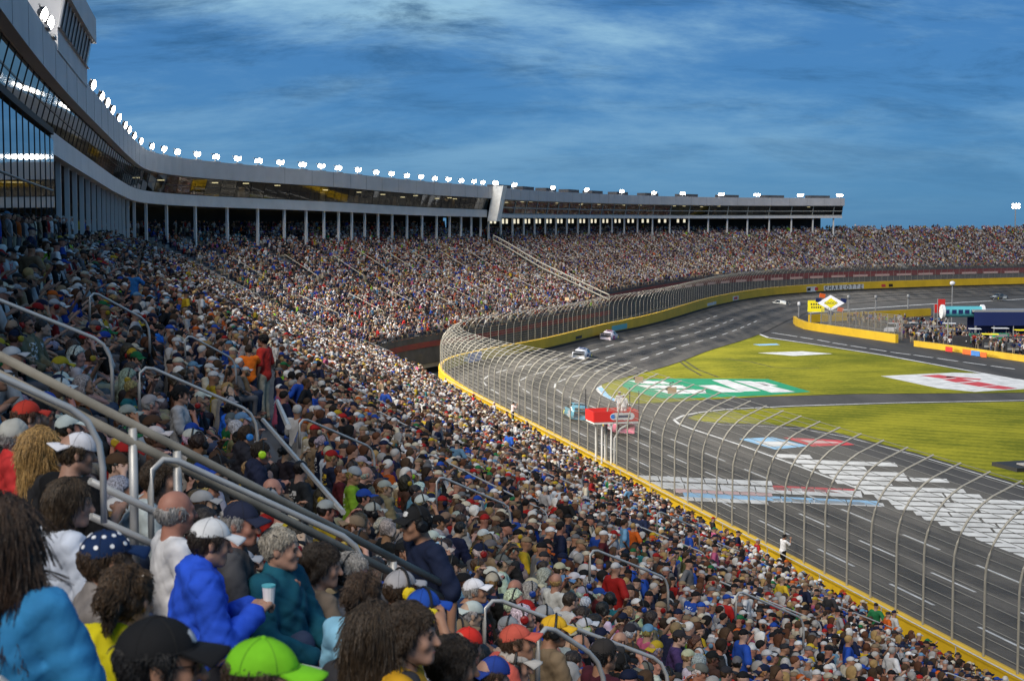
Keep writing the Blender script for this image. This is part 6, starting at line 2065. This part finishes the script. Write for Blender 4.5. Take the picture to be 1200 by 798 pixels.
ci.inputs['Collection'].default_value = tcol
ci.inputs['Separate Children'].default_value = True
ci.inputs['Reset Children'].default_value = True


def named(nm, dt):
    n_ = ng.nodes.new('GeometryNodeInputNamedAttribute'); n_.data_type = dt; n_.inputs['Name'].default_value = nm
    return n_.outputs['Attribute']


cx = ng.nodes.new('ShaderNodeCombineXYZ')
ng.links.new(named('turn', 'FLOAT'), cx.inputs[2])
e2r = ng.nodes.new('FunctionNodeEulerToRotation')
ng.links.new(cx.outputs[0], e2r.inputs[0])
ng.links.new(gi.outputs[0], iop.inputs['Points'])
ng.links.new(ci.outputs[0], iop.inputs['Instance'])
iop.inputs['Pick Instance'].default_value = True
ng.links.new(named('figure', 'INT'), iop.inputs['Instance Index'])
ng.links.new(e2r.outputs[0], iop.inputs['Rotation'])
ng.links.new(named('size', 'FLOAT'), iop.inputs['Scale'])
ng.links.new(iop.outputs[0], go.inputs[0])
md = crowd.modifiers.new('crowd', 'NODES')
md.node_group = ng
print('CROWD', NA, 'IND', len(ind), 'far of ind', w[ind[-1]])

# ------------------------------------------------------------------ aisle handrails


def rail_loop(name, label, pts, r, mat, posts=(), group='aisle handrails', legs=True):
    """tube through pts with ends bent down to the steps"""
    o = thing(name, label, 'handrail', group=group)
    P_ = [Vector(p) for p in pts]
    d0 = (P_[0] - P_[1]).normalized(); d1 = (P_[-1] - P_[-2]).normalized()
    up = Vector((0, 0, 1))

    def bend(p, d):
        return [p + d * .10 - up * .03, p + d * .17 - up * .12, p + d * .19 - up * .25, p + d * .19 - up * .55]
    path = (list(reversed(bend(P_[0], d0))) if legs else []) + P_ + (bend(P_[-1], d1) if legs else [])
    MB().tube(path, r, 8).build('rail', mat, o, smooth=True)
    for p in posts:
        MB().tube([Vector(p) - up * 1.1, Vector(p)], r * .95, 8).build('post', mat, o, smooth=True)
    return o


# thick double guard rail across the lower left
a, b = at_d(-30, 402, 8.2), at_d(531, 690, 10.8)
lerp = lambda t_: Vector(a) * (1 - t_) + Vector(b) * t_
gr = thing('guard_rail', 'long double guard rail of thick weathered pipes sloping across the near rows', 'handrail')
for dz, rr, t1 in ((0, .026, 1.0), (-.105, .028, 1.0)):
    MB().tube([lerp(0) + Vector((0, 0, dz)), lerp(.5) + Vector((0, 0, dz)), lerp(t1) + Vector((0, 0, dz))], rr, 10).build('rail', 'rail_painted', gr, smooth=True)
for t_ in (.27, .355, .84, 1.0):
    p = lerp(t_)
    MB().tube([p - Vector((0, 0, 1.0)), p - Vector((0, 0, .02))], .026, 10).build('post', 'rail_painted' if t_ > .9 else 'rail_steel', gr, smooth=True)
for dz, t0, t1 in ((-.42, .2, .45), (-.62, .2, .45), (-.42, .80, .9), (-.30, .45, .62)):
    MB().tube([lerp(t0) + Vector((0, -.12, dz)), lerp(t1) + Vector((0, -.12, dz))], .022, 8).build('mid_rail', 'rail_steel', gr, smooth=True)
near_rails = [((-20, 432), (82, 478), 8.0, 8.2, 'bright bent handrail just below the thick rails at the left edge'), ((208, 540), (402, 628), 9.0, 9.6, 'bright handrail below the middle of the thick rails'),
              ((588, 704), (765, 770), 13.5, 14.2, 'looped handrail behind the grey cap and black headset'), ((650, 738), (690, 764), 10.8, 11.0, 'short looped handrail standing before the maroon shirt'),
              ((360, 492), (430, 522), 26, 27, 'looped handrail left of the pale blue shirts'), ((-10, 348), (110, 396), 14.5, 15, 'long bent handrail in the left crowd'),
              ((115, 345), (165, 372), 26, 26.6, 'short handrail below the standing blue shirt'), ((225, 395), (268, 418), 31, 31.6, 'handrail left of the red standing shirt'),
              ((180, 432), (285, 478), 17.5, 18, 'handrail above the bright blue jacket'), ((520, 560), (590, 590), 26, 27, 'handrail below the bright orange shirt'),
              ((700, 645), (775, 675), 25, 26, 'handrail in front of the pale tank top'), ((870, 694), (935, 722), 27, 28, 'pale handrail low in the right crowd'), ((775, 600), (815, 618), 40, 41, 'handrail beside the bending light blue shirt')]
for i, (p_, q_, d0, d1, lab) in enumerate(near_rails):
    A_, B_ = at_d(*p_, d0), at_d(*q_, d1)
    rail_loop('aisle_handrail', lab, [A_, (A_ * .5 + B_ * .5), B_], .019 if d0 < 20 else .022, 'rail_steel')
# the two sloping stair stringers beside the aisle left of centre
for p_, q_, lab in (((308, 492), (402, 600), 'pale sloping stair edge beside the aisle with the red shirt'), ((325, 470), (338, 500), 'short pale stair edge at the foot of the red-shirted person')):
    o = thing('stair_edge', lab, 'stair edge')
    A_, B_ = at_d(*p_, 24), at_d(*q_, 17)
    MB().tube([A_, B_], .035, 6).build('edge_rail', 'rail_steel', o)
# rails on farther aisles
far_rail = random.Random(4)
cnt = 0
for si, s in enumerate(AIS):
    if not (62 < s < S_DIV - 3 or S_DIV + 6 < s < 470): continue
    for ui, u0_ in enumerate((5, 12.5, 20) if s < S_BEND else (13.5, 22.5)):
        L_ = 3.0 if s < S_BEND else 4.5
        u0_ = u0_ + far_rail.uniform(-1, 1)
        pts = [(*wp(s, u), prof(u) + 1.25) for u in np.linspace(u0_, u0_ + L_, 3)]
        X_, Y_, W_ = proj(pts[1])
        if not (0 < X_ < 1200): continue
        rowname = ('lowest', 'middle', 'topmost')[ui] if s < S_BEND else ('lower', 'upper')[ui]
        rail_loop('aisle_handrail', '%s handrail on the %s aisle beyond the near rows' % (rowname, ORD[si - 4]), pts, .026 if s < S_BEND else .05, 'rail_steel' if s < S_BEND else 'fence_steel')

# ------------------------------------------------------------------ seat backs in the nearest rows
seat = MB()
n_ = 8
for i in range(n_):
    a0 = -.23 + .46 * i / n_; a1 = -.23 + .46 * (i + 1) / n_
    c0, c1 = -.05 - .05 * (1 - (a0 / .23) ** 2), -.05 - .05 * (1 - (a1 / .23) ** 2)
    seat.add([(a0, c0, .48), (a1, c1, .48), (a1, c1 - .05, .84), (a0, c0 - .05, .84), (a0, c0 - .02, .48), (a1, c1 - .02, .48), (a1, c1 - .07, .84), (a0, c0 - .07, .84)], [(0, 1, 2, 3), (7, 6, 5, 4), (3, 2, 6, 7)])
bk = bpy.data.meshes.new('backrest'); bk.from_pydata(seat.v, [], seat.f); bk.materials.append(MATS['seat_metal'])
pn_ = MB().box((0, .2, .43), (.46, .42, .03)); pnm = bpy.data.meshes.new('seat_pan'); pnm.from_pydata(pn_.v, [], pn_.f); pnm.materials.append(MATS['seat_metal'])
rim_ = MB().tube([(-.24, -.07, .50), (-.24, -.12, .80), (-.19, -.16, .86), (0, -.18, .87), (.19, -.16, .86), (.24, -.12, .80), (.24, -.07, .50)], .014, 6)
rmm = bpy.data.meshes.new('seat_rim'); rmm.from_pydata(rim_.v, [], rim_.f); rmm.materials.append(MATS['rail_steel'])
lgm_ = MB().tube([(0, 0, 0), (0, 0, .43)], .03, 6); lgm = bpy.data.meshes.new('pedestal'); lgm.from_pydata(lgm_.v, [], lgm_.f); lgm.materials.append(MATS['rail_steel'])
for i, (hx_, hy_, d_, hpx, hpy) in enumerate(HEROES[:17]):
    who = ['the blue T-shirt', 'the brown bob', 'the starred cap', 'the yellow jacket', 'the plain black cap', 'the royal blue hooded jacket', 'the dark navy cap', 'the balding person', 'the white and teal jersey', 'the teal top', 'the brown top',
           'the curly grey hair', 'the lime green cap', 'the dotted light blue shirt', 'the long brown hair', 'the gold hooded top', 'the dark-haired person in black'][i]
    per = [o for o in bpy.data.objects if o.get('category') == 'person'][i]
    st_ = thing('stadium_seat', 'grey metal stadium seat under ' + who, 'seat', tuple(per.location), 'stadium seats in the near rows', per.rotation_euler.z)
    link('seat_pan', pnm, st_); link('pedestal', lgm, st_)
    b_ = link('backrest', bk, st_, (0, -.10, 0)); link('seat_rim', rmm, b_)
